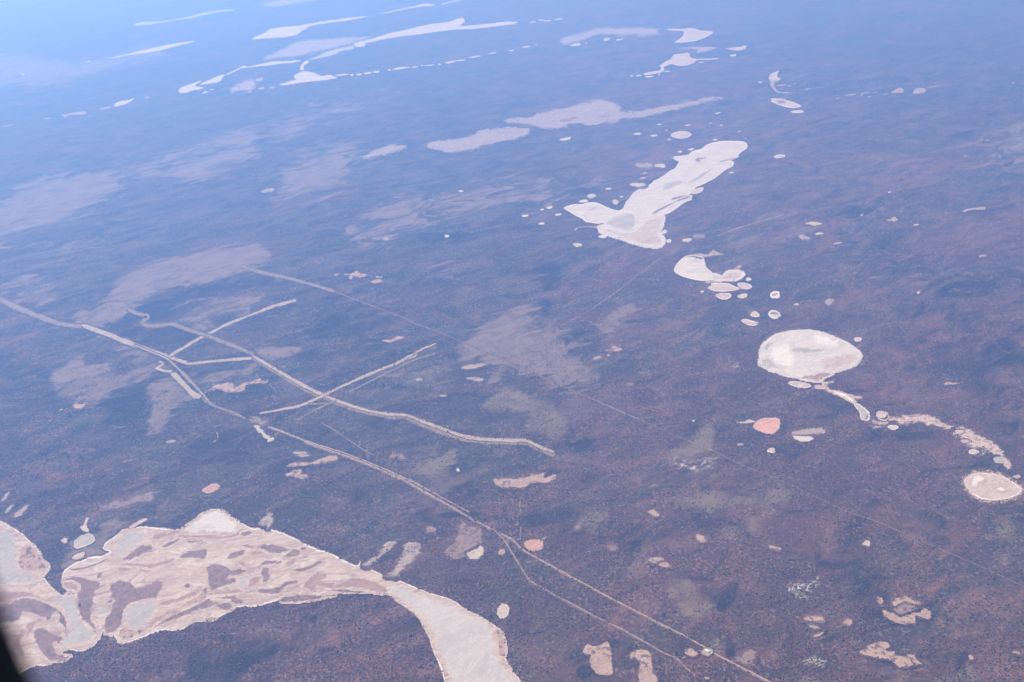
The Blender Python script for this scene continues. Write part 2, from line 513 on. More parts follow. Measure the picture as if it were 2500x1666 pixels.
def road(name, mat, tile, pts, width, label, cat='track', rough=0.35, base=0.35, dens=0.02):
    p = survey(tile, pts) if isinstance(pts, str) else pts
    q = catmull(p, False, 4.0)
    n = normals(q, False)
    w = width * K * 0.5 * (1.0 + 0.12 * wobble(len(q), False))[:, None]
    wig = (wobble(len(q), False) * rough * 0.4)[:, None]
    z = next_z(base)
    cols = [to_ground(q + n * (wig + w * s), z) for s in (1.75, 0.45, -0.45, -1.75)]
    g = np.concatenate(cols)
    c = g.mean(0); c[2] = z
    m = len(q)
    me = bpy.data.meshes.new(name)
    me.from_pydata([tuple(v) for v in g - c], [], [[k * m + i, k * m + i + 1, (k + 1) * m + i + 1, (k + 1) * m + i] for k in range(3) for i in range(m - 1)])
    me.update()
    if me.polygons[0].normal.z < 0: me.flip_normals()
    e = np.repeat(np.array([0.0, 1.0, 1.0, 0.0]), m)
    fade = np.clip(np.minimum(np.arange(m), np.arange(m)[::-1]) / 3.0, 0, 1)
    e = e * np.tile(0.55 + 0.45 * fade, 4)
    at = me.attributes.new('edge', 'FLOAT', 'POINT')
    at.data.foreach_set('value', e.astype(np.float32))
    me.materials.append(MAT[blended(mat, 'ground', 1.25)])
    o = bpy.data.objects.new(name, me)
    COL.objects.link(o)
    o.location = c
    tag(o, label, cat, None, 'structure')
    MASKS.append((dens, np.concatenate([cols[1], cols[2][::-1]])))
    return o
def joined(*tp):
    return np.concatenate([survey(t, s) for t, s in tp])

# ------------------------------------------------------------------ ground: one sheet to the horizon
# vegetation and soil patches surveyed on the plain: (layer, strength, softness, tile, outline)
PATCHES = [
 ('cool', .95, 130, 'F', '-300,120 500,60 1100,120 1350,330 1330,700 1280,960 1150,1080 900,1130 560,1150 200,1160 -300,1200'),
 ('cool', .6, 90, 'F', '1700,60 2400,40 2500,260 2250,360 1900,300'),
 ('pale', .75, 14, '00', '-300,770 130,785 280,810 480,775 720,710 860,665 1180,585 1500,500 1400,440 1000,520 700,560 300,520 -300,480'),
 ('pale', .75, 14, '00', '1250,1560 1500,1460 1750,1370 1950,1300 2150,1230 2350,1190 2360,1290 2150,1330 1950,1380 1700,1450 1500,1500'),
 ('pale', .8, 16, '00', '1300,1600 1480,1568 1600,1480 1900,1430 2350,1300 2360,1400 2100,1500 1850,1620 1500,1640'),
 ('pale', .55, 20, '10', '0,1210 250,1090 450,1010 700,990 950,920 1250,870 1250,900 1000,980 700,1080 450,1180 250,1280 0,1300'),
 ('pale', .65, 24, '10', '250,1568 450,1440 650,1370 880,1370 1000,1480 900,1560 850,1680 600,1790 200,1790'),
 ('pale', .8, 20, '01', '-200,420 0,330 200,160 500,60 900,30 1200,50 1050,200 800,330 600,450 300,500 0,580 -200,640'),
 ('pale', .35, 20, '01', '0,640 200,600 350,640 200,680 0,700'),
 ('green', .4, 30, '01', '300,700 700,650 900,800 700,1000 450,900'),
 ('pale', 1.0, 12, 'F', '225,712 262,655 320,625 400,592 480,577 600,563 612,590 560,622 480,640 400,662 330,688 290,712 230,745 170,745 190,725'),
 ('dark', .9, 14, '01', '1180,1270 1700,1110 2200,960 2380,930 2500,1010 2350,1090 2000,1160 1700,1350 1380,1400'),
 ('dark', .9, 14, '01', '790,1400 1100,1290 1200,1330 1250,1420 1600,1440 1900,1525 1700,1600 1250,1580 1000,1480'),
 ('pale', .55, 18, '01', '1600,1350 1750,1200 2000,1150 2250,1100 2370,1150 2300,1290 1950,1450 1750,1430'),
 ('pale', .5, 24, '01', '-60,1130 300,1000 480,1000 450,1180 200,1230'),
 ('pink', .5, 30, '01', '-60,1250 200,1290 470,1400 350,1568 -60,1700'),
 ('pale', .5, 22, '11', '150,150 600,-20 1000,20 800,130 600,200 250,220'),
 ('pale', .65, 16, '11', '880,540 1000,500 1200,490 1290,600 1150,720 1000,742 900,680'),
 ('pale', .5, 24, '11', '1150,330 1500,230 2000,170 2360,80 2700,60 2750,250 2350,330 1900,420 1500,500 1000,490'),
 ('dark', .9, 8, '11', '1470,600 1680,555 1730,620 1560,655'),
 ('dark', .6, 10, '11', '1740,600 1950,580 2200,560 1950,640 1780,640'),
 ('pale', .45, 16, '11', '1600,890 1750,860 1850,900 1800,950 1640,930'),
 ('green', .5, 16, '11', '1120,1230 1220,1180 1330,1200 1240,1290 1150,1290'),
 ('dark', .5, 40, '11', '500,1250 1000,1250 1300,1400 1100,1600 400,1550'),
 ('pale', .8, 22, '12', '1850,0 2000,-120 2350,-220 2600,-160 2850,30 2930,160 2940,260 3100,350 2950,400 2750,400 2550,330 2350,250 2000,190 1880,120'),
 ('green', .85, 14, '22', '-120,480 60,450 150,540 300,570 400,620 495,740 480,860 350,890 250,820 150,745 50,640 -100,600 -230,590 -180,520'),
 ('pale', .55, 14, '22', '-120,300 60,470 -120,480 -180,420'),
 ('pale', .7, 16, '21', '760,1470 860,1370 980,1230 1140,1180 1110,1330 1020,1430 850,1490'),
 ('pale', .45, 18, '21', '0,1280 300,1330 700,1500 600,1568 100,1500'),
 ('dark', .7, 16, '21', '200,900 450,870 410,1030 280,1070'),
 ('dark', .6, 16, '21', '100,1340 350,1250 420,1330 300,1380'),
 ('pale', .25, 30, '21', '0,0 900,30 800,100 300,290 0,280'),
 ('green', .3, 30, '21', '1700,720 2350,500 2800,470 2600,640 2000,760'),
 ('pale', .55, 26, '30', '1800,1380 2000,1290 2200,1230 2500,1080 2500,1470 2200,1490 1950,1440'),
 ('pink', .5, 40, '30', '900,1420 1600,1330 2000,1500 1500,1700 800,1640'),
 ('dark', .45, 40, '31', '600,150 1000,250 900,420 550,380'),
 ('dark', .4, 60, '31', '1100,700 2000,850 2300,1050 1400,1100 800,900'),
 ('pink', .4, 60, '31', '1300,450 2350,500 2350,760 1500,720'),
 ('dark', .45, 60, '32', '1350,-60 2500,-100 2500,700 2050,640 1500,200'),
 ('pink', .4, 40, '32', '700,100 1300,100 1900,480 1100,620 700,400'),
 ('dark', .45, 30, '32', '950,800 1500,790 1650,950 1250,950'),
 ('pale', .75, 16, '02', '480,340 700,170 900,180 1130,80 1190,140 1050,200 1010,270 1190,330 1050,420 880,510 650,545 500,470'),
 ('pale', .5, 16, '02', '900,-60 1250,30 1540,180 1560,300 1350,350 1150,330 1200,150'),
 ('pale', .8, 12, '02', '1370,390 1560,300 1700,440 1770,520 1600,640 1480,800 1380,855 1350,700 1370,550'),
 ('dark', .95, 14, '02', '1150,370 1290,345 1362,400 1340,560 1200,710 950,780 1000,620 870,540 1050,430'),
 ('dark', .6, 30, '02', '0,250 420,260 480,400 250,460 0,420'),
 ('pale', .35, 20, '02', '1650,250 2350,220 2350,330 1950,370 1700,360'),
 ('dark', .5, 26, '02', '1850,800 2100,860 2300,1000 2000,1180 1650,1080'),
 ('pink', .35, 60, '02', '-60,1000 700,900 1200,1250 800,1500 -60,1560'),
 ('pale', .6, 12, '12', '30,70 200,40 400,40 390,90 250,130 60,135'),
 ('green', .45, 30, '12', '1100,350 1500,230 1720,320 1620,450 1300,570 1080,500'),
 ('green', .85, 14, '12', '1455,1195 1500,1110 1620,1005 1830,1040 1800,1115 1640,1225 1520,1215'),
 ('dark', .7, 16, '12', '1120,800 1300,780 1330,870 1150,940'),
 ('dark', .7, 12, '12', '970,1050 1060,1040 1090,1110 1000,1120'),
 ('green', .4, 30, '12', '700,1150 1000,1100 1050,1250 800,1300'),
 ('dark', .6, 20, '12', '880,1350 1000,1320 1000,1480 900,1480'),
 ('pink', .4, 50, '12', '100,1300 700,1300 900,1560 100,1560'),
 ('green', .9, 12, '22', '1440,1000 1600,960 1720,860 1800,805 1835,900 1800,985 1700,1020 1580,1055 1480,1030'),
 ('green', .8, 16, '22', '1590,1430 1850,1375 2000,1420 2250,1395 2400,1290 2590,1340 2560,1450 2300,1520 2000,1510 1800,1560'),
 ('green', .45, 20, '22', '1750,1280 1900,1220 1900,1340 1780,1400'),
 ('pink', .7, 12, '22', '1930,1290 2050,1240 2190,1290 2250,1335 2150,1390 2010,1380'),
 ('dark', .8, 8, '22', '1700,1310 1830,1300 1830,1370 1720,1370'),
 ('dark', .8, 14, '22', '480,950 600,900 745,910 740,970 600,990'),
 ('dark', .7, 14, '22', '150,1150 400,1130 420,1200 250,1190'),
 ('dark', .6, 16, '22', '1250,850 1600,870 1640,920 1450,960 1250,930'),
 ('speck', .75, 14, '22', '1450,1110 1700,1100 1830,1060 1900,1100 1800,1180 1500,1190'),
 ('speck', .35, 20, '22', '1150,1220 1400,1250 1430,1380 1200,1400 1000,1500'),
 ('pink', .5, 30, '22', '900,1200 1420,1200 1420,1400 1000,1560'),
 ('speck', .9, 8, '22', '1990,190 2060,180 2130,230 2080,260 2010,250'),
 ('speck', .6, 8, '22', '1150,270 1330,260 1330,285 1150,290'),
 ('speck', .85, 8, '32', '900,790 990,770 1080,760 1100,790 1000,800'),
 ('speck', .6, 10, '32', '420,860 540,850 640,920 560,930 440,890'),
 ('speck', .7, 10, '32', '1830,960 1950,940 2060,920 2080,990 1990,1050 1900,1010'),
 ('speck', .6, 8, '32', '860,160 930,170 900,220 840,210'),
 ('dark', .6, 20, '32', '900,830 1300,800 1500,900 1150,950'),
 ('pink', .5, 30, '32', '1500,800 1700,850 1800,1000 1750,1200 1500,1100'),
 ('pink', .5, 40, '13', '600,1100 1000,1050 1500,1150 1640,1400 1700,1640 700,1640'),
 ('dark', .8, 20, '13', '0,1150 150,1140 110,1300 0,1350 -250,1330 -250,1200'),
 ('dark', .7, 14, '13', '440,950 590,945 560,1020 420,1010'),
 ('dark', .6, 16, '13', '600,1340 720,1290 680,1400'),
 ('dark', .6, 16, '13', '1700,20 2000,0 2100,150 1900,80'),
 ('pale', .75, 10, '03', '640,390 690,345 640,300 740,230 900,190 920,110 1050,95 1150,120 1200,150 1110,175 990,270 950,340 940,410 850,415 760,450 660,500 590,540 560,490'),
 ('dark', .8, 16, '03', '1750,1350 2000,1280 2300,1300 2250,1450 2000,1560 1750,1480'),
 ('pink', .45, 20, '03', '850,1290 900,1180 1080,1210 1300,1200 1150,1330'),
 ('green', .9, 14, '23', '1390,640 1520,610 1690,650 1720,760 1820,850 1730,970 1600,940 1480,880 1420,750'),
 ('dark', .85, 14, '23', '1740,720 2020,650 2015,800 1900,860 1790,810'),
 ('dark', .85, 8, '23', '1950,1190 2050,1170 2040,1320 1960,1300'),
 ('green', .5, 14, '23', '1800,1260 1930,1180 1950,1290 1860,1330'),
 ('dark', .6, 20, '23', '950,180 1250,200 1150,330 960,300'),
 ('dark', .6, 20, '23', '120,20 700,0 500,120 150,130'),
 ('green', .5, 30, '23', '620,20 880,-40 860,70 680,140'),
 ('pink', .6, 10, '23', '880,950 960,930 980,1010 1010,1080 900,1080'),
 ('pink', .5, 30, '23', '980,880 1200,900 1330,1000 1100,1060'),
 ('green', .6, 20, '23', '1940,270 2100,80 2250,80 2250,200 2050,200 2000,280'),
 ('pink', .5, 20, '23', '1980,330 2200,360 2350,560 2200,800 2080,560'),
 ('speck', .3, 30, '23', '1200,1180 1450,1260 1600,1440 1900,1500 1700,1568 1350,1420'),
 ('dark', .8, 16, '23', '680,1440 760,1460 820,1510 650,1530'),
 ('speck', .95, 10, '33', '170,740 210,650 350,640 480,590 450,680 380,760 440,810 330,820 250,770'),
 ('speck', .9, 10, '33', '320,1380 400,1350 540,1350 540,1410 440,1430'),
 ('speck', .5, 12, '33', '480,880 570,850 620,930 520,930'),
 ('green', .7, 12, '33', '260,1500 340,1480 480,1540 500,1640 280,1640'),
 ('pink', .8, 22, '33', '1200,180 1350,180 1560,300 1540,340 1350,320 1240,260'),
 ('pink', .8, 16, '33', '880,450 1100,480 1500,490 1520,560 1300,560 1000,530'),
 ('pink', .75, 40, '33', '1650,680 2000,620 2250,760 2200,1000 1800,1000 1500,800'),
 ('pink', .85, 40, '33', '1950,1280 2200,1230 2450,1350 2450,1640 2000,1640 1900,1480'),
 ('pink', .7, 30, '33', '1400,1120 1700,1080 1750,1250 1550,1300 1350,1220'),
 ('dark', .7, 30, '33', '1500,1300 1800,1280 1950,1500 1700,1520'),
 ('dark', .7, 24, '33', '780,720 1000,740 1020,900 880,920'),
 ('dark', .6, 30, '33', '0,1010 330,1010 560,1100 300,1130 0,1120'),
 ('dark', .6, 40, '33', '1850,520 2250,660 2200,730 1950,640'),
 ('green', .5, 40, '33', '1950,100 2350,60 2350,300 2150,260'),
 ('green', .4, 40, '33', '1150,1450 1700,1440 1800,1560 1200,1600'),
 ('dark', .6, 40, '33', '430,420 900,380 1100,540 600,620'),
]
def polar_axis():
    dense = np.linspace(-44, 44, 640)
    rest = np.linspace(44, 316, 42)[1:-1]
    az = np.radians(np.concatenate([dense, rest]))
    r1 = np.array([250, 700, 1300, 1900, 2400.0])
    r2 = np.geomspace(2700, 62000, 560)
    r3 = np.array([70000, 85000, 110000, 150000, 210000.0])
    return az, np.concatenate([r1, r2, r3])
def seg_dist(p, poly):
    """signed pixel distance, positive inside"""
    a, b = poly, np.roll(poly, -1, 0)
    best = np.full(len(p), 1e9)
    ins = np.zeros(len(p), bool)
    for (ax, ay), (bx, by) in zip(a, b):
        dx, dy = bx - ax, by - ay
        L = dx * dx + dy * dy + 1e-9
        t = np.clip(((p[:, 0] - ax) * dx + (p[:, 1] - ay) * dy) / L, 0, 1)
        best = np.minimum(best, (p[:, 0] - ax - t * dx) ** 2 + (p[:, 1] - ay - t * dy) ** 2)
        if ay != by:
            c = ((ay > p[:, 1]) != (by > p[:, 1])) & (p[:, 0] < dx * (p[:, 1] - ay) / (by - ay) + ax)
            ins ^= c
    return np.where(ins, 1, -1) * np.sqrt(best)
def patch_values(pos):
    px = to_pixel(pos)
    out = {k: np.zeros(len(pos), np.float32) for k in ('cool', 'pale', 'green', 'dark', 'pink', 'speck')}
    ok = np.isfinite(px[:, 0])
    for kind, s, soft, tile, pts in PATCHES:
        soft = soft * 1.7
        poly = catmull(survey(tile, pts), True, 14.0)
        lo, hi = poly.min(0) - soft * 1.5, poly.max(0) + soft * 1.5
        sel = ok & (px[:, 0] > lo[0]) & (px[:, 0] < hi[0]) & (px[:, 1] > lo[1]) & (px[:, 1] < hi[1])
        i = np.nonzero(sel)[0]
        if not len(i): continue
        d = seg_dist(px[i], poly)
        v = np.clip((d / soft + 1) * 0.5, 0, 1)
        v = v * v * (3 - 2 * v) * s
        out[kind][i] = np.maximum(out[kind][i], v)
    return out
def build_ground():
    az, rad = polar_axis()
    na, nr = len(az), len(rad)
    A, R = np.meshgrid(az, rad)
    pos = np.stack([R * np.sin(A), R * np.cos(A), np.zeros_like(R)], -1).reshape(-1, 3)
    pos = np.concatenate([[[0, 0, 0]], pos])
    j = np.arange(na)
    quads = []
    for i in range(nr - 1):
        a = 1 + i * na + j
        b = 1 + i * na + (j + 1) % na
        quads.append(np.stack([a, a + na, b + na, b], 1))
    quads = np.concatenate(quads)
    tris = np.stack([np.zeros(na, int), 1 + j, 1 + (j + 1) % na], 1)
    me = bpy.data.meshes.new('ground')
    me.vertices.add(len(pos))
    me.vertices.foreach_set('co', pos.astype(np.float32).ravel())
    nl = len(quads) * 4 + len(tris) * 3
    me.loops.add(nl)
    me.loops.foreach_set('vertex_index', np.concatenate([quads.ravel(), tris.ravel()]).astype(np.int32))
    me.polygons.add(len(quads) + len(tris))
    st = np.concatenate([np.arange(len(quads)) * 4, len(quads) * 4 + np.arange(len(tris)) * 3])
    me.polygons.foreach_set('loop_start', st.astype(np.int32))
    me.update(calc_edges=True)
    if me.polygons[10].normal.z < 0: me.flip_normals()
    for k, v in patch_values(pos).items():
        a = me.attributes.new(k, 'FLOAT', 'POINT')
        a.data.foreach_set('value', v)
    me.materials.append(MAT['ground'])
    o = bpy.data.objects.new('ground', me)
    COL.objects.link(o)
    tag(o, 'flat dark scrub plain reaching out to the hazy horizon', 'plain', None, 'structure')
build_ground()

# ------------------------------------------------------------------ tracks
road('road', 'verge', 'F', '-60,655 0,688 60,716 130,742 195,752', 34, 'faint pale road coming in at the left edge', 'road')
road('road', 'track', 'F', '188,747 250,770 320,797 390,821 438,837', 32, 'wide pale graded road running down to the bend beside the fence line', 'road')
road('road', 'track', '02', '1715,205 2000,178 2200,160 2350,152 2400,165 2450,195', 22, 'short pale road linking the bend to the wide winding road', 'road')
road('road', 'track', '02', '1555,135 1600,105 1680,60 1780,0 1835,-30 1920,-72 2100,-165 2350,-262 2500,-320 2640,-360 2720,-380', 20, 'straight pale road slanting up right into dark scrub', 'road')
road('road', 'verge', '01', '1168,1262 1240,1305 1330,1330 1362,1338 1340,1360 1302,1392 1330,1418 1400,1427 1500,1418 1585,1410 1700,1450 1900,1512 2040,1568 2200,1630 2350,1698', 24, 'narrow zigzag road leaving the pale scar and joining the wide road', 'road')
road('road', 'verge', '12', '-30,140 120,228 250,308 400,398 550,475 640,508 750,558 900,612 1050,655 1200,680 1350,690 1450,722 1600,785 1750,842 1900,888 2050,910 2200,915 2350,922 2480,922 2600,982 2745,1040', 44, 'wide winding pale road that ends bluntly in the scrub', 'road')
road('road', 'track', '12', '-30,132 120,220 250,298 400,385 550,462 640,500 750,548 900,598 1050,640 1200,666 1350,674 1450,702 1600,760 1750,815 1900,868 2050,894 2200,902 2350,908 2480,908 2600,966 2735,1018', 22, 'brighter graded lane along the wide winding road', 'road')
road('road', 'track', '12', '10,665 200,630 370,600 480,560 610,500 700,455 900,360 1100,275 1280,205 1390,145 1460,105 1560,55 1655,18', 19, 'pale road crossing the wide winding road at the cross', 'road')
road('track', 'verge', '12', '480,568 560,574 660,562', 14, 'little loop track just below the crossing')
road('track', 'track', '12', '1395,156 1455,138 1472,118 1445,106', 14, 'tiny hooked track at the upper end of the crossing road')
road('track', 'verge', '12', '850,465 1000,390 1200,290 1380,200 1520,145 1650,110', 9, 'thin track running beside the crossing road')
road('track', 'verge', '12', '370,725 500,650 620,590 740,540', 10, 'thin track below the crossing, slanting down left')
road('track', 'verge', '12', '600,745 720,815 860,910 1000,1000 1080,1045', 7, 'faint straight track between the main road and the winding road')
road('track', 'verge', '12', '1390,1250 1500,1310 1610,1380', 9, 'short thin track hugging the main road')
road('track', 'faint', '12', '-10,300 130,400 190,470', 8, 'short faint track beside the pale sand by the junction')
road('track', 'verge', '12', '150,880 190,850 235,832', 14, 'stub track joining the bright sand strip to the main road')
MAIN = joined(('02', '1225,28 1400,100 1530,155 1600,215 1700,315 1820,440 1940,575 2050,622 2200,682 2290,730'), ('12', '60,765 230,825 340,868 540,955 760,1030 980,1110 1180,1195 1350,1272 1540,1378 1700,1465 1880,1570'), ('13', '1980,68 2180,175 2350,258'), ('23', '80,338 130,375 230,430 430,540 580,622 760,720 950,820 1150,922 1340,1022 1560,1132 1770,1250 1850,1302 2000,1380 2200,1482 2350,1560 2600,1690'))
road('road', 'verge', None, MAIN, 22, 'long straight road running diagonally from the left to the lower right', 'road')
road('road', 'track', None, MAIN[:14], 9, 'white wheel lane on the left end of the long diagonal road', 'road')
road('road', 'redtrack', None, MAIN[13:] + np.array([1.0, -0.5]), 9, 'pale pink lane along the lower right half of the long diagonal road', 'road')
road('track', 'track', '12', '300,850 560,945 780,1012 1000,1095 1200,1180 1380,1262 1600,1372 1760,1460 1960,1568', 7, 'second thin lane just above the long diagonal road')
road('road', 'verge', None, joined(('02', '1840,510 1880,545 1920,577 1990,600 2150,655 2280,722')), 14, 'edge track closing the strip beside the fence line', 'track')
BR = joined(('13', '2170,160 2260,245 2350,385'), ('23', '70,500 150,622 190,660 270,700 400,775 600,880 800,985 960,1060 1200,1190 1380,1295 1520,1360 1600,1440 1680,1510'))
road('track', 'faint', None, BR, 20, 'branch track forking off left of the red pan')
road('track', 'redtrack', None, BR + np.array([1.2, -0.8]), 6, 'thin pale wheel lane on the forked branch track')
road('track', 'redtrack', '23', '1560,1347 1640,1312 1745,1272', 10, 'short link track from the shed yard to the branch track')
road('track', 'verge', '23', '80,0 45,60 50,100 78,130 78,260', 7, 'thin kinked track coming down to the red pan by the fork')
road('track', 'verge', '23', '88,-130 70,-60 80,0', 7, 'thin track above the kinked track near the fork')
road('road', 'verge', '11', '-130,875 0,920 300,990 560,1060 725,1108', 21, 'pale straight road in dark scrub, left of the bare islands', 'road')
road('track', 'faint', None, joined(('11', '725,1108 900,1180 1060,1240 1200,1290 1370,1360 1450,1400 1700,1490 1860,1560'), ('12', '2000,50 2200,130'), ('22', '0,195 400,380 740,530')), 7, 'faint dead straight line across the middle of the plain')
road('track', 'verge', '22', '735,526 950,622 1230,742', 8, 'clear stretch of the faint line right of the green scar')
road('track', 'faint', None, joined(('22', '1230,742 1600,905 1850,1003 2100,1130 2350,1228'), ('32', '300,1357 550,1480 720,1560'), ('33', '1000,92 1200,182 1900,482 2250,642 2500,760')), 8, 'faint pinkish line going down to the right edge')
road('track', 'verge', '22', '1620,912 1700,945 1850,1003', 9, 'pale stretch of line cutting the green tongue')
road('track', 'faint', '21', '150,1520 280,1480 430,1430 700,1290 940,1125 1200,925 1380,790', 8, 'faint line from the pale scar up to the fish-shaped lake')
road('track', 'verge', '21', '1205,920 1300,850 1385,785', 5, 'whiter stretch of the line below the fish-shaped lake')
road('track', 'verge', '21', '1880,600 2100,520 2350,445 2505,398', 7, 'thin pale line to the right of the fish-shaped lake')

# ------------------------------------------------------------------ big lakes
flat('salt_lake', 'braided', '03', '-400,0 -150,60 0,90 100,140 200,205 280,290 350,360 400,430 440,480 450,540 410,590 430,650 490,710 540,760 620,765 690,775 715,830 710,900 730,960 770,1020 830,1075 870,1110 900,1060 950,1035 950,1100 920,1160 880,1210 820,1260 740,1280 640,1270 560,1310 620,1330 560,1350 520,1380 420,1415 320,1420 240,1450 150,1500 -150,1560 -400,1560',
     'pale salt lake with mauve curls cut by the left edge of the picture', 'salt lake', rim=1.6, rough=0.8, parts=[
     ('mud_bank', 'rosemud', '03', '-250,780 100,740 250,750 400,800 500,870 420,850 320,815 200,808 60,850 -250,905'),
     ('mud_bank', 'mud', '03', '-250,900 60,850 200,810 320,815 430,850 520,890 590,960 640,1030 630,1130 600,1190 565,1235 520,1180 590,1140 590,1060 550,1000 550,930 480,930 450,990 380,970 300,930 200,920 180,990 100,1010 -250,1030'),
     ('mud_bank', 'mud', '03', '310,1110 350,1075 410,1080 470,1120 530,1150 608,1152 602,1200 560,1232 500,1185 490,1260 510,1310 590,1330 640,1330 560,1365 460,1365 400,1320 360,1250 330,1180'),
     ('mud_bank', 'sand', '03', '165,410 200,330 280,312 350,385 380,450 440,500 420,540 330,545 220,555 175,500'),
     ('mud_bank', 'rosemud', '03', '235,1085 265,1030 330,1000 400,990 340,1030 290,1085 250,1150'),
     ('mud_bank', 'rosemud', '03', '130,1180 200,1090 230,1100 190,1200 230,1330 190,1340 140,1260'),
     ('wet_salt', 'grey', '03', '-250,330 0,190 90,200 150,350 130,500 200,570 350,600 300,640 -250,640'),
     ('wet_salt', 'grey', '03', '490,765 560,800 640,775 690,790 700,850 720,940 770,1030 840,1090 860,1125 800,1180 650,1220 575,1240 645,1100 645,1000 590,900'),
     ])
BIG = ('580,570 600,530 700,470 760,450 840,420 940,410 1010,370 950,340 990,270 1060,220 1110,175 1200,150 1300,140 1400,145 1480,155 1560,165 1620,175 1680,155 1760,110 1840,55 1900,10 1960,-8 2040,-2 2100,40 2150,80 2220,110 2300,150 2350,155 '
       '2450,155 2550,180 2650,220 2750,270 2850,320 2970,365 3100,420 3190,465 3260,500 3290,490 3310,460 3350,490 3410,530 3500,575 3540,585 3580,550 3630,540 3660,560 3650,600 3680,640 3800,690 3950,750 4130,810 4250,880 4400,960 4530,1040 4600,1100 4630,1200 4630,1320 4660,1400 4700,1450 4750,1520 4830,1660 4900,1800 '
       '4180,1800 4120,1640 4070,1530 4040,1420 3990,1300 3950,1180 3880,1050 3830,960 3780,910 3680,850 3620,795 3550,750 3450,750 3370,740 3250,735 3150,745 3050,770 2910,775 2770,790 2650,785 2550,820 2450,850 2350,875 '
       '2230,875 2150,890 2100,925 2060,945 1960,985 1880,1005 1800,1010 1740,1030 1680,1075 1600,1100 1500,1090 1420,1110 1350,1140 1250,1180 1150,1210 1090,1205 1060,1150 1010,1140 960,1110 950,1045 890,1085 820,1050 780,960 760,880 700,770 620,700 570,620')
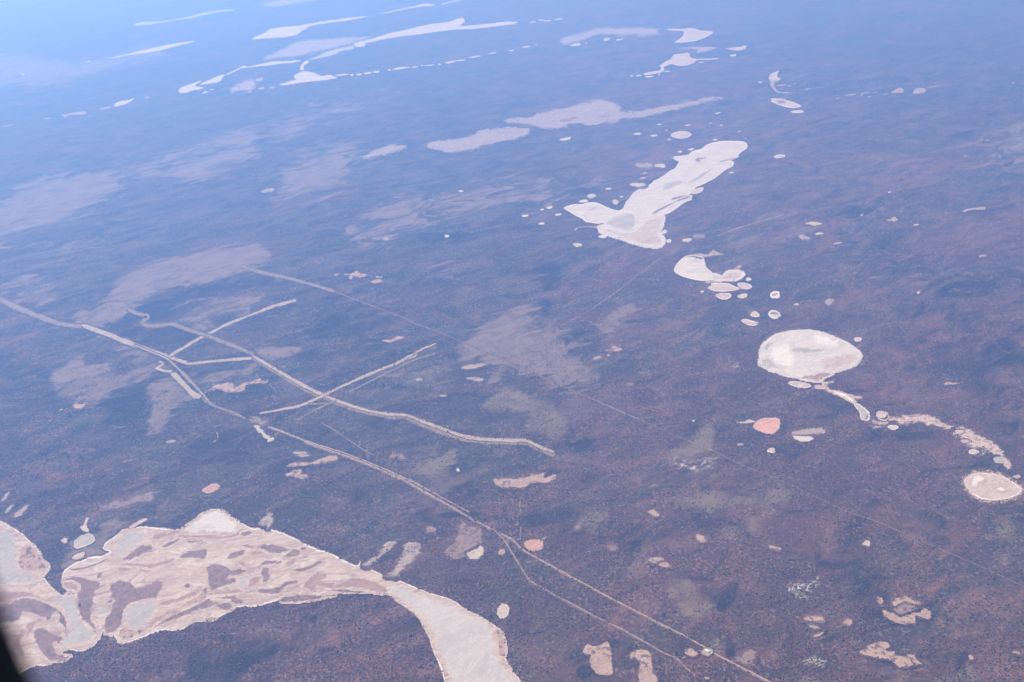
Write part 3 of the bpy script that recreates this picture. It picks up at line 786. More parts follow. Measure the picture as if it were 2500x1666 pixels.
flat('salt_lake', 'braided', '03', BIG, 'largest salt lake, braided with mauve islands, sweeping out to a white arm at the bottom edge', 'salt lake', rim=2.2, rough=1.3, shore=4.0, parts=[
     ('sandbank', 'mud', '03', '1010,700 1060,650 1120,635 1200,660 1240,710 1300,695 1380,680 1430,645 1490,660 1480,720 1440,790 1400,825 1280,840 1200,870 1160,920 1130,980 1090,1060 1040,1110 970,1115 960,1020 1000,900 1010,800 1030,740'),
     ('sandbank', 'mud', '03', '585,640 700,600 820,625 920,660 880,740 850,850 830,960 880,1075 800,1035 750,960 715,850 715,760 640,700'),
     ('sandbank', 'mud', '03', '1130,450 1160,400 1230,340 1310,305 1380,320 1395,365 1340,370 1290,400 1230,430'),
     ('sandbank', 'rosemud', '03', '1100,505 1180,475 1330,490 1450,470 1600,430 1560,470 1450,505 1380,520 1250,497 1180,505 1110,520'),
     ('sandbank', 'mud', '03', '1650,420 1690,380 1780,360 1890,350 1895,390 1860,425 1740,420'),
     ('sandbank', 'mud', '03', '1715,290 1730,260 1800,255 1850,270 1820,290'),
     ('sandbank', 'rosemud', '03', '1650,228 1780,200 1900,195 2000,205 2120,190 2240,165 2190,215 2080,245 1980,255 1850,238 1720,245'),
     ('sandbank', 'mud', '03', '1490,325 1560,280 1650,250 1620,278 1520,328'),
     ('sandbank', 'mud', '03', '1895,530 1920,495 2000,480 2060,500 2120,535 2240,530 2250,550 2180,575 2110,590 2070,625 2210,620 2200,635 2110,670 2050,690 1990,710 1930,720 1920,640 1915,590'),
     ('sandbank', 'mud', '03', '2095,430 2130,380 2200,355 2250,360 2220,390 2150,425'),
     ('sandbank', 'rosemud', '03', '1970,752 2080,730 2240,708 2240,735 2150,750 2050,768'),
     ('sandbank', 'mud', '03', '1950,802 2050,780 2150,780 2210,800 2230,832 2160,835 2100,808 2000,805'),
     ('sandbank', 'mud', '03', '1370,1085 1420,1030 1520,960 1650,905 1800,850 1920,810 1960,835 2100,845 2140,880 2080,905 1990,868 1900,880 1780,920 1680,960 1560,1000 1450,1050'),
     ('sandbank', 'rosemud', '03', '1880,992 1930,975 1990,975 1930,1002'),
     ('sandbank', 'sand', '03', '1100,1100 1160,1060 1300,1075 1400,1000 1540,920 1700,850 1850,720 1900,700 1880,790 1700,880 1560,940 1440,1010 1340,1090 1220,1150 1110,1180'),
     ('sandbank', 'rosemud', '03', '1080,520 1200,520 1190,545 1090,548'),
     ('sandbank', 'rosemud', '03', '1290,548 1340,538 1400,545 1340,560'),
     ('sandbank', 'rosemud', '03', '2190,310 2250,305 2350,330 2330,345 2260,325'),
     ('sandbank', 'mud', '03', '640,530 780,508 900,470 990,430 920,478 800,522 690,540', .4),
     ('sandbank', 'mud', '03', '885,600 915,560 945,562 935,590 905,615', .4),
     ('sandbank', 'rosemud', '03', '590,665 640,650 720,690 700,722 620,705'),
     ('sandbank', 'mud', '03', '2215,205 2250,188 2310,195 2280,215 2235,222', .4),
     ('sandbank', 'rosemud', '03', '2180,465 2225,452 2262,490 2230,508', .4),
     ('sandbank', 'rosemud', '03', '2285,412 2350,385 2400,385 2340,408', .4),
     ('sandbank', 'mud', '03', '1690,680 1730,660 1748,690 1712,700', .4),
     ('sandbank', 'mud', '03', '880,920 930,870 1010,815 1030,822 960,880 900,935', .4),
     ('sandbank', 'rosemud', '03', '1440,850 1500,820 1620,800 1760,740 1850,690 1800,760 1650,820 1520,860', .5),
     ('sandbank', 'rosemud', '03', '1400,235 1500,200 1640,185 1560,220 1440,255', .5),
     ('wet_salt', 'grey', '03', '1160,960 1200,890 1300,850 1400,830 1430,870 1390,950 1320,1020 1250,1055 1190,1040'),
     ('wet_salt', 'grey', '03', '880,930 920,890 990,870 990,910 930,945'),
     ('wet_salt', 'grey', '03', '1060,400 1120,260 1200,200 1320,190 1330,230 1230,310 1130,380 1060,430'),
     ('wet_salt', 'white', '03', '1700,170 1790,110 1880,40 1960,15 2040,20 2110,80 2170,120 2140,170 2040,190 1900,180 1780,185'),
     ('wet_salt', 'grey', '03', '2200,650 2260,600 2340,580 2350,680 2250,700'),
     ('sandbank', 'mud', '13', '0,320 60,305 160,310 260,335 290,360 210,372 120,370 40,345'),
     ('sandbank', 'rosemud', '13', '-60,380 0,355 60,372 20,392 -40,405'),
     ('sandbank', 'mud', '13', '270,420 310,375 350,355 405,370 400,400 340,412'),
     ('sandbank', 'mud', '13', '410,345 430,325 465,338 440,354'),
     ('sandbank', 'rosemud', '13', '395,425 470,405 470,425 410,440'),
     ('sandbank', 'rosemud', '13', '270,480 320,445 370,435 350,465 300,500'),
     ('sandbank', 'mud', '13', '20,520 60,470 120,455 230,460 200,480 120,482 100,512'),
     ('sandbank', 'mud', '13', '45,560 70,512 110,520 120,590 100,640 70,645'),
     ('sandbank', 'mud', '13', '330,540 440,515 520,485 560,460 615,465 560,490 500,525 420,547'),
     ('sandbank', 'mud', '13', '15,735 60,710 180,700 280,650 390,635 370,660 300,680 200,748 100,755'),
     ('sandbank', 'rosemud', '13', '-60,640 0,600 40,605 20,650 -50,690'),
     ('sandbank', 'rosemud', '13', '445,680 490,620 560,575 640,575 645,605 590,632 620,655 720,660 720,690 650,697 550,685 545,740 555,772 505,772 500,710'),
     ('sandbank', 'rosemud', '13', '740,692 820,640 920,615 1020,625 1100,660 1200,700 1210,738 1130,745 1050,725 950,690 850,692'),
     ('sandbank', 'mud', '13', '220,812 330,775 420,765 560,772 720,765 620,785 480,812 380,818 250,822'),
     ('sandbank', 'mud', '13', '690,725 800,715 900,732 1010,740 950,746 800,742'),
     ('sandbank', 'sand', '13', '1280,780 1330,788 1365,830 1310,818'),
     ('sandbank', 'sand', '13', '1630,998 1660,980 1695,1000 1650,1012'),
     ('sandbank', 'sand', '13', '1730,1000 1760,970 1800,980 1780,1030 1742,1025'),
     ('sandbank', 'brown', '13', oval(2010, 1300, 15, 12)),
     ('sandbank', 'brown', '13', oval(1812, 1357, 12, 9)),
     ('sandbank', 'sand', '13', oval(1565, 955, 9, 7)),
     ('sandbank', 'sand', '13', '2190,1085 2245,1115 2278,1210 2280,1315 2235,1335 2210,1250 2228,1180 2200,1125'),
     ('white_arm', 'arm', '13', '1230,690 1400,730 1600,800 1850,900 2050,1010 2150,1080 2190,1200 2200,1330 2280,1420 2420,1640 2480,1790 1900,1790 1800,1600 1740,1400 1650,1170 1560,1000 1440,880 1330,800'),
     ])
flat('salt_lake', 'white', '21', '2160,-233 2150,-200 2110,-175 2060,-130 2000,-105 1940,-88 2000,-92 2035,-75 2020,-40 1970,-15 1930,15 1860,70 1800,100 1740,130 1690,150 1650,200 1600,238 1650,262 1590,285 1520,335 1450,385 1380,420 1370,470 1345,510 1340,545 1370,560 1400,540 1430,560 1410,578 1370,592 1385,630 1400,660 1360,680 1300,692 1245,706 1270,682 1200,675 1140,672 1080,650 1000,615 900,580 830,565 800,545 850,520 930,518 1000,540 960,512 880,492 760,482 680,470 640,440 590,420 530,380 475,345 510,325 570,310 640,310 710,290 790,300 870,335 950,365 990,365 1020,345 1050,280 1080,250 1120,200 1170,170 1220,150 1290,110 1300,95 1340,80 1400,40 1450,0 1490,-20 1530,-80 1500,-100 1465,-118 1500,-130 1620,-145 1650,-180 1730,-195 1790,-240 1860,-262 1950,-273 2060,-272 2130,-265',
     'big white fish-shaped salt lake with a forked tail', 'salt lake', rim=1.5, rimmat='bright', rough=0.7, parts=[
     ('mud_bank', 'mud', '21', '1110,598 1170,575 1280,585 1292,605 1250,618 1180,608', .4),
     ('channel', 'mud', '21', '795,522 880,499 960,508 1008,543 930,521 850,524', .2),
     ('pink_flat', 'pinksalt', '21', '1100,560 1250,470 1365,432 1355,500 1325,560 1340,600 1375,640 1340,675 1200,662 1000,600 850,550 830,540 1000,552', .4),
     ('channel', 'brown', '21', '1285,395 1320,365 1420,320 1560,245 1640,235 1600,258 1500,288 1400,345 1310,392', .3),
     ('channel', 'brown', '21', '1460,268 1480,248 1560,232 1610,222 1500,262', .3),
     ('channel', 'brown', '21', '1690,-88 1680,-100 1700,-115 1790,-120 1725,-105 1722,-78', .25),
     ('channel', 'grey', '21', '1620,105 1700,55 1830,-20 1860,-30 1720,75 1640,112', .3),
     ('channel', 'dust', '21', '1895,-85 2000,-108 2075,-130 2000,-100 1910,-78', .2),
     ('channel', 'grey', '21', '685,377 740,345 795,322 750,357', .2),
     ('channel', 'grey', '21', '1390,170 1420,120 1500,100 1560,110 1450,160', .3),
     ('channel', 'grey', '21', '880,480 960,430 1100,400 1120,520 1000,540', .3),
     ])
flat('salt_lake', 'white', '32', '-85,120 -75,70 -45,20 0,-15 40,-45 100,-78 200,-100 320,-106 430,-98 520,-78 620,-38 710,0 770,35 835,85 870,135 855,160 825,205 800,228 700,258 600,290 520,318 480,335 468,355 485,372 440,370 380,360 300,340 210,330 130,310 60,285 -10,255 -60,210',
     'large round white salt lake at the right, with marbled bed', 'salt lake', rim=1.8, rough=0.7, shore=5.0, parts=[
     ('pink_flat', 'rosemud', '32', '310,332 380,318 450,308 500,282 560,275 585,287 540,307 490,332 465,355 400,347', .4),
     ('wet_salt', 'grey', '32', '-60,190 0,160 60,180 120,225 60,250 0,225', .5),
     ('wet_salt', 'grey', '32', '-40,60 10,20 60,20 0,70', .4),
     ('wet_salt', 'bright', '32', '25,110 60,60 150,35 220,60 235,140 215,210 150,222 80,180', .6),
     ('wet_salt', 'grey', '32', '220,70 290,55 420,75 560,70 420,100 300,95 240,105', .5),
     ('wet_salt', 'bright', '32', '420,-60 520,-40 640,20 560,40 450,0', .6),
     ('pink_flat', 'pinksalt', '32', '500,170 620,140 760,120 820,160 740,215 600,255 520,240', .6),
     ])
flat('salt_lake', 'pinksalt', '32', '1805,1280 1840,1240 1900,1215 2000,1207 2100,1220 2180,1250 2260,1300 2325,1350 2310,1390 2250,1425 2150,1450 2050,1455 1950,1440 1870,1390 1820,1330',
     'oval pale salt lake by the right edge with an orange sand halo', 'salt lake', rim=2.6, rimmat='bright', rough=0.9, shore=14.0, parts=[
     ('wet_salt', 'bright', '32', '1880,1262 1940,1240 1980,1262 1930,1285 1905,1310 1870,1320', .6),
     ('wet_salt', 'bright', '32', '2105,1350 2150,1345 2180,1362 2140,1370', .4),
     ])
flat('salt_lake', 'white', '21', '1490,915 1510,870 1550,820 1600,785 1680,780 1750,795 1765,840 1780,885 1840,940 1890,970 1930,980 1970,940 2020,920 2070,930 2110,930 2143,950 2120,980 2060,995 1980,998 1900,995 1830,1005 1750,1010 1680,1000 1600,980 1550,960 1505,935',
     'hook-shaped pale salt lake between the fish-shaped lake and the round lake', 'salt lake', rim=1.3, rough=0.7, parts=[
     ('pink_flat', 'pinksalt', '21', '1850,965 1930,985 1980,945 2040,935 2110,950 2060,985 1980,992 1880,990', .3),
     ])
flat('sand_flat', 'sand', '21', '1780,1018 1840,1006 1920,1003 1922,1026 1860,1036 1810,1030', 'pinkish sand neck joining the hook-shaped lake to the pan below it', 'sand flat', base=0.3)
flat('salt_pan', 'pinksalt', '21', '1795,1080 1830,1055 1803,1038 1900,1032 1980,1037 2040,1062 2090,1082 2040,1098 1940,1108 1850,1100', 'long pale pan just below the hook-shaped lake', 'salt pan', rim=1.4, rough=0.5)
flat('salt_pan', 'pinksalt', '21', '2073,1038 2120,1030 2180,1045 2203,1065 2170,1087 2105,1083 2085,1060', 'kidney-shaped pale pan right of the long pan under the hook-shaped lake', 'salt pan', rim=1.3, rough=0.4)
flat('salt_pan', 'pinksalt', '21', '1870,1140 1920,1127 2000,1130 2010,1155 1975,1180 1930,1182 1890,1165', 'rounded triangular pink pan below the long pale pan', 'salt pan', rim=1.3, rough=0.4)
flat('salt_pan', 'cream', '21', '2068,1150 2100,1138 2155,1130 2150,1160 2110,1173 2080,1165', 'small half-moon cream pan right of the triangular pink pan', 'salt pan', rim=1.2, rough=0.4)
flat('salt_pan', 'white', '21', oval(2172, 997, 26, 13), 'small white dot pan off the tip of the hook-shaped lake', 'salt pan', rough=0.3)
flat('sand_flat', 'sand', '21', '2030,915 2070,870 2120,853 2095,890 2060,918', 'thin sand spur above the tip of the hook-shaped lake', 'sand flat')
flat('sand_flat', 'dust', '21', '1610,777 1700,760 1790,765 1850,730 1885,745 1950,772 1850,780 1760,792 1680,777', 'dull sand streak along the top of the hook-shaped lake', 'sand flat', dens=.2)
flat('salt_pan', 'white', '21', oval(1745, 1110, 14, 7), 'tiny white speck pan left of the triangular pink pan', 'salt pan', rough=0.2)
flat('salt_pan', 'pinksalt', '21', oval(2230, 1320, 42, 23), 'small oval pan, upper one of the pair above left of the round lake', 'salt pan', rim=1.3, rough=0.3)
flat('salt_pan', 'pinksalt', '21', '2105,1375 2150,1365 2220,1385 2262,1400 2220,1422 2160,1412', 'slanted small pan, lower one of the pair above left of the round lake', 'salt pan', rim=1.6, rough=0.3)
flat('salt_pan', 'bright', '31', oval(65, 1140, 42, 31), 'small white ring pan with a grey middle, upper of the two rings', 'salt pan', rough=0.4, parts=[('wet_salt', 'dust', '31', oval(64, 1138, 26, 14, tilt=.3), .3)])
flat('salt_pan', 'white', '31', '5,1322 20,1287 60,1283 100,1313 118,1330 80,1357 40,1355', 'small white ring pan with a mauve middle, lower of the two rings', 'salt pan', rim=1.2, rough=0.4, parts=[('mud_bank', 'mud', '31', '20,1312 45,1293 80,1303 92,1318 60,1316', .3)])
flat('salt_pan', 'pinksalt', '31', oval(825, 1548, 37, 16), 'small white-rimmed pan at the upper right of the round lake', 'salt pan', rim=1.3, rough=0.3)
flat('salt_pan', 'pinksalt', '32', '185,378 230,368 320,378 380,395 390,412 350,423 280,418 220,402', 'slim oval pan tucked under the round lake', 'salt pan', rim=1.4, rough=0.4)
flat('creek_bed', 'creek', '32', '440,415 500,400 478,366 530,372 620,362 560,385 535,400 570,435 640,460 720,485 860,512 840,530 775,522 800,565 760,548 690,512 600,475 520,450 460,430', 'pale sandy creek bed flowing out of the round lake', 'creek bed', rough=1.0, dens=.1, parts=[('salt_streak', 'bright', '32', '600,462 660,470 740,505 800,560 770,550 690,505', .4)])
flat('salt_pan', 'grey', '32', '785,555 830,575 880,610 920,645 935,690 920,722 880,722 850,700 850,660 820,620 790,580', 'long grey pan with a white rim at the end of the creek bed', 'salt pan', rim=2.0, rough=0.5)
flat('salt_pan', 'pinksalt', '32', '995,680 1005,650 1050,643 1090,655 1110,690 1095,720 1060,730 1015,712', 'round pinkish pan beside the long grey pan', 'salt pan', rim=1.3, rimmat='cream', rough=0.4)
flat('creek_bed', 'creek', '32', '895,690 940,700 985,722 1040,740 1100,730 1130,702 1155,712 1115,750 1040,768 965,748 915,728', 'sandy link curling under the round pinkish pan', 'creek bed', rough=.7, dens=.1, base=0.2)
flat('creek_bed', 'creek', '32', '935,708 980,727 1040,742 1095,732 1120,702 1180,705 1250,676 1320,683 1420,675 1500,688 1570,728 1650,772 1740,796 1730,836 1660,815 1580,787 1500,756 1400,740 1300,735 1270,750 1200,745 1160,722 1110,746 1040,760 960,742', 'pinkish sandy creek bed running right from the round pinkish pan', 'creek bed', rough=1.3, dens=.35)
flat('salt_pan', 'cream', '32', oval(1147, 788, 44, 21), 'small cream pan just under the right-hand creek bed', 'salt pan', rim=1.0, rough=0.4)
flat('sand_flat', 'creek', '32', '1700,832 1760,795 1850,810 1890,850 1990,885 2060,925 2120,990 2180,1060 2220,1150 2180,1140 2130,1060 2050,1010 1980,965 1950,975 1880,958 1820,935 1780,912 1760,880 1715,855', 'scruffy pink sand flat at the end of the right-hand creek bed', 'sand flat', rough=1.4, dens=.4)
flat('salt_pan', 'pinksalt', '32', oval(1758, 828, 38, 19), 'faint oval pan on the upper left of the scruffy sand flat', 'salt pan', rough=0.3, base=0.8)
flat('salt_pan', 'pinksalt', '32', oval(1808, 915, 32, 16), 'faint oval pan on the lower left of the scruffy sand flat', 'salt pan', rough=0.3, base=0.8)
flat('salt_pan', 'cream', '32', oval(1887, 1012, 42, 21), 'small cream oval pan below the scruffy sand flat', 'salt pan', rim=1.0, rough=0.3)
flat('salt_pan', 'grey', '32', oval(2130, 1085, 62, 30, tilt=-.2), 'grey oval pan above the haloed lake by the right edge', 'salt pan', rough=0.5)
flat('salt_pan', 'grey', '32', oval(2285, 1240, 34, 9), 'thin grey sliver pan above the haloed lake by the right edge', 'salt pan', rough=0.3)
flat('sand_flat', 'dust', '32', '218,845 260,825 400,803 500,803 535,832 520,847 470,840 400,857 320,855 240,858', 'dusty flat split from the white pan below it', 'sand flat', rough=0.7, dens=.1)
flat('salt_pan', 'white', '32', '230,866 300,870 400,875 415,895 370,912 300,915 255,897', 'white half-moon pan right of the big coral pan', 'salt pan', rim=0.8, rough=0.4)
flat('salt_pan', 'pinksalt', '32', oval(30, 1000, 38, 19), 'small pale pan below the big coral pan', 'salt pan', rim=1.0, rough=0.3)
flat('clay_pan', 'red', '22', '2215,780 2230,750 2280,715 2350,705 2400,705 2450,715 2455,760 2440,810 2400,840 2350,843 2280,825 2230,800', 'big round coral clay pan below the round white lake', 'clay pan', rim=1.0, rimmat='cream', rough=0.7, shore=3)
flat('sand_flat', 'pinksalt', '22', '2065,742 2140,735 2180,718 2232,735 2180,747 2120,750', 'thin pale tail pointing left from the big coral pan', 'sand flat', rough=0.5)
flat('clay_pan', 'dullred', '02', '1860,1370 1880,1345 1940,1312 1990,1305 2015,1325 2000,1355 1940,1383 1890,1388', 'small oval dusky coral clay pan above the largest salt lake', 'clay pan', rim=0.9, rimmat='cream', rough=0.7, shore=3)
flat('clay_pan', 'dullred', '23', '115,295 140,270 210,260 265,265 285,295 275,335 230,360 180,358 135,335', 'coral clay pan right beside the fork of the long road', 'clay pan', rim=0.9, rimmat='sand', rough=0.7, shore=3)
flat('sand_flat', 'dust', '23', '262,262 285,242 315,228 312,242 285,255', 'small pale spur off the coral pan at the road fork', 'sand flat', rough=0.3)
flat('salt_pan', 'pinksalt', '13', '2218,940 2225,890 2255,855 2295,855 2318,890 2310,940 2280,975 2240,978', 'upright oval pan with a white rim right of the white lake arm', 'salt pan', rim=1.6, rough=0.4, shore=5)
flat('clay_pan', 'brown', '13', '1720,375 1770,330 1820,280 1850,220 1880,120 1920,100 1945,150 2000,150 2060,175 2070,250 2040,310 1980,360 1930,390 1880,420 1820,425 1760,405', 'mottled brown clay flat left of the road fork', 'clay pan', rough=1.5, dens=.12)
flat('salt_pan', 'cream', '13', '1935,385 1980,360 2030,340 2060,310 2095,350 2080,400 2030,430 1970,435 1945,415', 'cream crescent of salt on the corner of the mottled brown flat', 'salt pan', rough=0.6, base=0.8, parts=[('mud_bank', 'dust', '13', oval(1990, 380, 14, 10), .3)])
flat('sand_flat', 'sand', '13', '2225,380 2240,345 2280,345 2285,380 2250,398', 'small sandy blob between the brown flat and the road fork', 'sand flat', rough=0.5)
flat('sand_flat', 'brown', '13', '1550,155 1580,130 1640,140 1652,170 1610,190 1570,180', 'small brown blob left of the mottled brown flat', 'sand flat', rough=0.7, dens=.1)
flat('creek_bed', 'dust', '13', '985,495 1060,440 1160,350 1190,290 1280,270 1250,330 1180,400 1100,450 1035,505', 'left of two speckled gullies draining into the largest lake', 'creek bed', rough=1.4, dens=.45, base=0.3)
flat('creek_bed', 'dust', '13', '1195,588 1260,540 1300,480 1340,400 1370,310 1420,295 1510,310 1490,390 1430,450 1350,530 1300,560 1290,605', 'right of two grey gullies draining into the largest lake', 'creek bed', rough=1.2, dens=.25, base=0.3)
flat('sand_flat', 'dust', '13', '40,85 80,50 140,20 155,90 130,130 100,155 110,110 60,125', 'small grey-green hollow on the top shore of the largest lake', 'sand flat', rough=0.8, dens=.3)
flat('salt_pan', 'grey', '03', '680,300 690,265 750,225 810,205 860,230 865,270 820,300 760,325 700,340', 'grey oval pond between the left lake and the largest lake', 'salt pan', rim=0.9, rough=0.4)
flat('salt_pan', 'pinksalt', '03', oval(595, 266, 28, 17, tilt=.5), 'small pale dot left of the grey oval pond', 'salt pan', rough=0.6)
flat('sand_flat', 'pinksalt', '03', '1190,150 1240,110 1345,62 1350,74 1260,122 1215,155', 'thin white spit sticking out of the top of the largest lake', 'sand flat', rough=0.3)
flat('sand_flat', 'pinksalt', '03', '740,150 765,130 800,60 808,62 790,130 815,178 790,185', 'thin pale wisp above the grey oval pond', 'sand flat', rough=0.4)
flat('sand_flat', 'pinksalt', '03', '660,430 690,400 770,375 760,420 700,440', 'pale patch below the grey oval pond', 'sand flat', rough=0.8)

# ------------------------------------------------------------------ far lakes and dusty flats
FAR = 'pale streaks of salt in the far haze'
flat('salt_lake', 'grey', '00', '1215,235 1290,205 1450,200 1650,172 1860,120 2000,98 2150,85 2140,98 2000,112 1900,135 1750,168 1600,190 1480,212 1330,232', 'faint salt streak nearest the top left corner', 'salt lake', rough=.3)
flat('salt_lake', 'white', '00', '990,535 1130,508 1300,465 1500,420 1780,375 1770,388 1640,418 1500,455 1380,482 1200,502 1080,528', 'thin straight salt streak along the edge of the pale far flat at the left', 'salt lake', rough=.4)
flat('salt_lake', 'white', '00', '1640,835 1665,805 1730,780 1800,755 1840,745 1835,758 1795,775 1800,795 1870,805 1820,822 1770,830 1720,850 1660,852', 'bright claw-shaped far lake at the left', 'salt lake', rough=.4)
flat('salt_lake', 'white', '00', '1840,772 1900,745 1970,715 2040,690 2085,680 2050,705 2025,740 1985,757 1930,768 1870,778', 'bright slanted lake just right of the claw-shaped far lake', 'salt lake', rough=.4)
flat('salt_pan', 'white', '00', '1855,858 1880,840 1915,845 1880,858', 'small white dash under the claw-shaped far lake', 'salt pan', rough=.2)
flat('salt_lake', 'dust', '00', '2115,850 2130,810 2200,770 2290,735 2420,715 2410,740 2350,770 2330,800 2270,830 2200,830 2150,845', 'dull leaf-shaped far flat right of the claw-shaped lake', 'salt lake', rough=.6)
flat('salt_lake', 'white', '10', '-270,682 -200,648 -140,618 -110,605 -70,612 10,598 60,585 170,565 250,565 400,555 410,562 330,578 200,590 120,602 0,612 -80,625 -130,630 -200,660 -260,690', 'thin salt streak under the broad dull far lake', 'salt lake', rough=.4)
flat('salt_pan', 'dust', '00', '570,1060 600,1080 640,1056 780,1052 790,1025 690,1035 600,1052', 'faint dull dash low in the far left chain', 'salt pan', rough=.4)
flat('salt_pan', 'white', '00', '1030,975 1090,935 1180,920 1230,905 1200,930 1150,955 1070,975', 'bright dash in the far left chain below the claw-shaped lake', 'salt pan', rough=.4)
flat('salt_pan', 'dust', '00', '910,1000 980,985 1040,970 1000,995 930,1008', 'dull dash left of the bright dash in the far left chain', 'salt pan', rough=.3)
flat('salt_pan', 'dust', '00', '0,1165 60,1150 130,1140 80,1160', 'faint dash of the far chain at the left edge', 'salt pan', rough=.3)
flat('salt_lake', 'bright', '10', '-20,345 60,310 150,265 330,245 470,225 640,195 900,160 1040,148 1000,160 820,190 640,215 500,240 470,262 420,285 380,320 270,345 180,350 0,360 -40,362', 'long bright tapering salt lake near the top edge', 'salt lake', rough=.5)
flat('salt_lake', 'white', '10', '1130,128 1300,90 1460,55 1540,35 1600,35 1650,50 1600,55 1510,60 1400,82 1280,105 1200,122', 'thin bright streak continuing the long tapering lake to the right', 'salt lake', rough=.4)
flat('salt_lake', 'grey', '10', '1700,38 1790,12 1900,-14 1960,-30 1880,5 1780,30 1710,48', 'pale streak touching the top edge of the picture', 'salt lake', rough=.4)
flat('salt_lake', 'dust', '10', '60,48 180,15 400,-12 600,-20 500,12 300,38 160,58', 'faint dull streak along the top edge left of centre', 'salt lake', rough=.4)
flat('salt_lake', 'white', '10', '890,405 1000,375 1100,350 1200,315 1400,268 1600,225 1780,200 1840,175 1900,170 1920,195 1880,225 1840,240 1960,240 2140,220 2290,200 2400,203 2390,220 2200,245 2000,268 1850,275 1700,290 1500,315 1330,335 1150,365 1000,400 1000,425 910,430', 'long bright forked salt lake stretching right near the top', 'salt lake', rough=.6)
flat('salt_lake', 'dust', '10', '70,545 170,490 270,450 330,405 480,370 660,365 850,345 1050,345 1100,352 1000,373 890,400 820,415 650,450 500,480 350,515 200,530', 'broad dull far lake left of the forked lake', 'salt lake', rough=.7, base=.3)
flat('salt_lake', 'grey', '10', '480,548 560,520 640,480 750,450 900,420 880,455 800,465 700,505 600,530 510,548', 'narrow grey lake tail under the broad dull far lake', 'salt lake', rough=.5)
flat('salt_pan', 'white', '10', '405,640 412,605 440,572 482,556 475,585 440,606 436,650', 'small white tip below the narrow grey tail', 'salt pan', rough=.3)
flat('salt_lake', 'white', '10', '210,778 280,755 370,730 345,710 370,685 440,655 520,665 600,695 680,690 740,715 650,735 500,750 380,765 260,785', 'bright triangular far lake at the start of a dotted chain', 'salt lake', rough=.5)
flat('clay_flat', 'dust', '10', '980,1448 1090,1385 1180,1355 1290,1330 1380,1345 1340,1375 1200,1410 1080,1435', 'small dusty lilac flat left of the long lilac flat', 'clay flat', rough=.8, dens=.3)
flat('clay_flat', 'dust', '10', '1560,1340 1650,1300 1800,1285 1950,1250 2080,1195 2300,1170 2480,1155 2510,1200 2470,1240 2350,1280 2200,1310 2080,1340 2000,1370 1880,1390 1750,1400 1660,1370', 'long dusty lilac flat in the upper middle', 'clay flat', rough=1.0)
flat('clay_flat', 'dust', '20', '-60,1110 0,1085 140,1080 250,1045 420,1005 520,990 640,955 780,920 870,925 960,960 1000,980 990,1020 1060,1030 1200,1020 1400,980 1650,930 1850,897 1940,895 1850,915 1700,955 1500,1005 1300,1050 1100,1085 1000,1095 930,1130 860,1120 760,1150 600,1130 520,1140 400,1180 250,1165 120,1140 -20,1125', 'dusty lilac flat with a long straight tail pointing right', 'clay flat', rough=.8, parts=[('mud_bank', 'brown', '20', '790,1070 850,1062 900,1068 840,1080', .2), ('mud_bank', 'brown', '20', '440,1105 540,1085 600,1075 560,1105 470,1125', .4)])
flat('clay_flat', 'dust', '20', '440,380 490,345 640,310 740,275 870,260 950,265 1060,260 1200,260 1350,265 1330,285 1340,312 1180,325 1130,320 1000,325 900,310 740,320 700,345 600,375 510,400 460,400', 'dull far flat left of the arrow-shaped pink lake', 'clay flat', rough=.8)
flat('salt_lake', 'pinksalt', '20', '1420,268 1560,268 1660,262 1720,280 1840,295 1790,335 1720,365 1640,382 1560,392 1490,388 1550,350 1580,315 1570,285 1440,278', 'pink arrow-shaped far lake at the top', 'salt lake', rim=.7, rough=.4)
flat('clay_flat', 'dust', '20', '1500,455 1640,432 1800,430 1880,440 1760,480 1700,485 1700,452 1600,447', 'faint flat under the arrow-shaped pink lake', 'clay flat', rough=.5)
flat('salt_pan', 'pinksalt', '20', '1960,445 2060,435 2150,420 2140,450 2080,465 2020,460', 'slim pink pan right of the arrow-shaped lake', 'salt pan', rough=.3)
flat('salt_lake', 'pinksalt', '20', '1360,605 1400,575 1450,550 1490,505 1570,495 1620,490 1640,530 1700,545 1870,537 1900,541 1800,548 1700,552 1660,580 1600,600 1520,605 1470,590 1430,600 1390,620 1400,640 1370,665 1300,680 1220,690 1210,675 1290,660 1350,650 1370,630', 'pink ray-shaped far lake with thin tails', 'salt lake', rim=.6, rough=.4)
flat('salt_lake', 'pinksalt', '20', '1455,1245 1480,1222 1550,1207 1620,1215 1645,1240 1610,1262 1540,1272 1490,1265', 'neat oval pan above the fish-shaped lake', 'salt pan', rim=.9, rough=.4)
flat('salt_pan', 'white', '20', '435,1285 470,1270 540,1262 530,1278 470,1292', 'lone white dash below the long lilac flat', 'salt pan', rough=.3)
flat('clay_flat', 'dust', '20', '1120,1515 1190,1500 1300,1505 1310,1530 1240,1545 1180,1535', 'dull smudge beside the cream pan left of the fish-shaped lake', 'clay flat', rough=.5, base=.3)
flat('salt_pan', 'cream', '20', oval(1360, 1522, 50, 16), 'cream oval pan left of the upper fish-shaped lake', 'salt pan', rough=.3)
flat('salt_lake', 'pinksalt', '30', '10,710 30,680 70,665 98,652 85,680 85,710 112,722 100,740 50,740 25,745', 'pink thorn-shaped pan upper right of centre', 'salt pan', rim=.6, rough=.4)
flat('sand_flat', 'dust', '30', '30,748 95,748 55,765 60,800 100,843 260,853 160,858 80,848 40,805 20,775', 'thin dull tail hanging from the thorn-shaped pan', 'sand flat', rough=.3)
flat('salt_lake', 'pinksalt', '30', '5,915 60,907 130,912 220,935 280,960 313,977 270,988 200,990 130,972 70,950', 'white-rimmed leaf-shaped lake upper right', 'salt lake', rim=1.4, rough=.4, parts=[('mud_bank', 'mud', '30', '80,930 140,925 165,945 110,952', .3)])
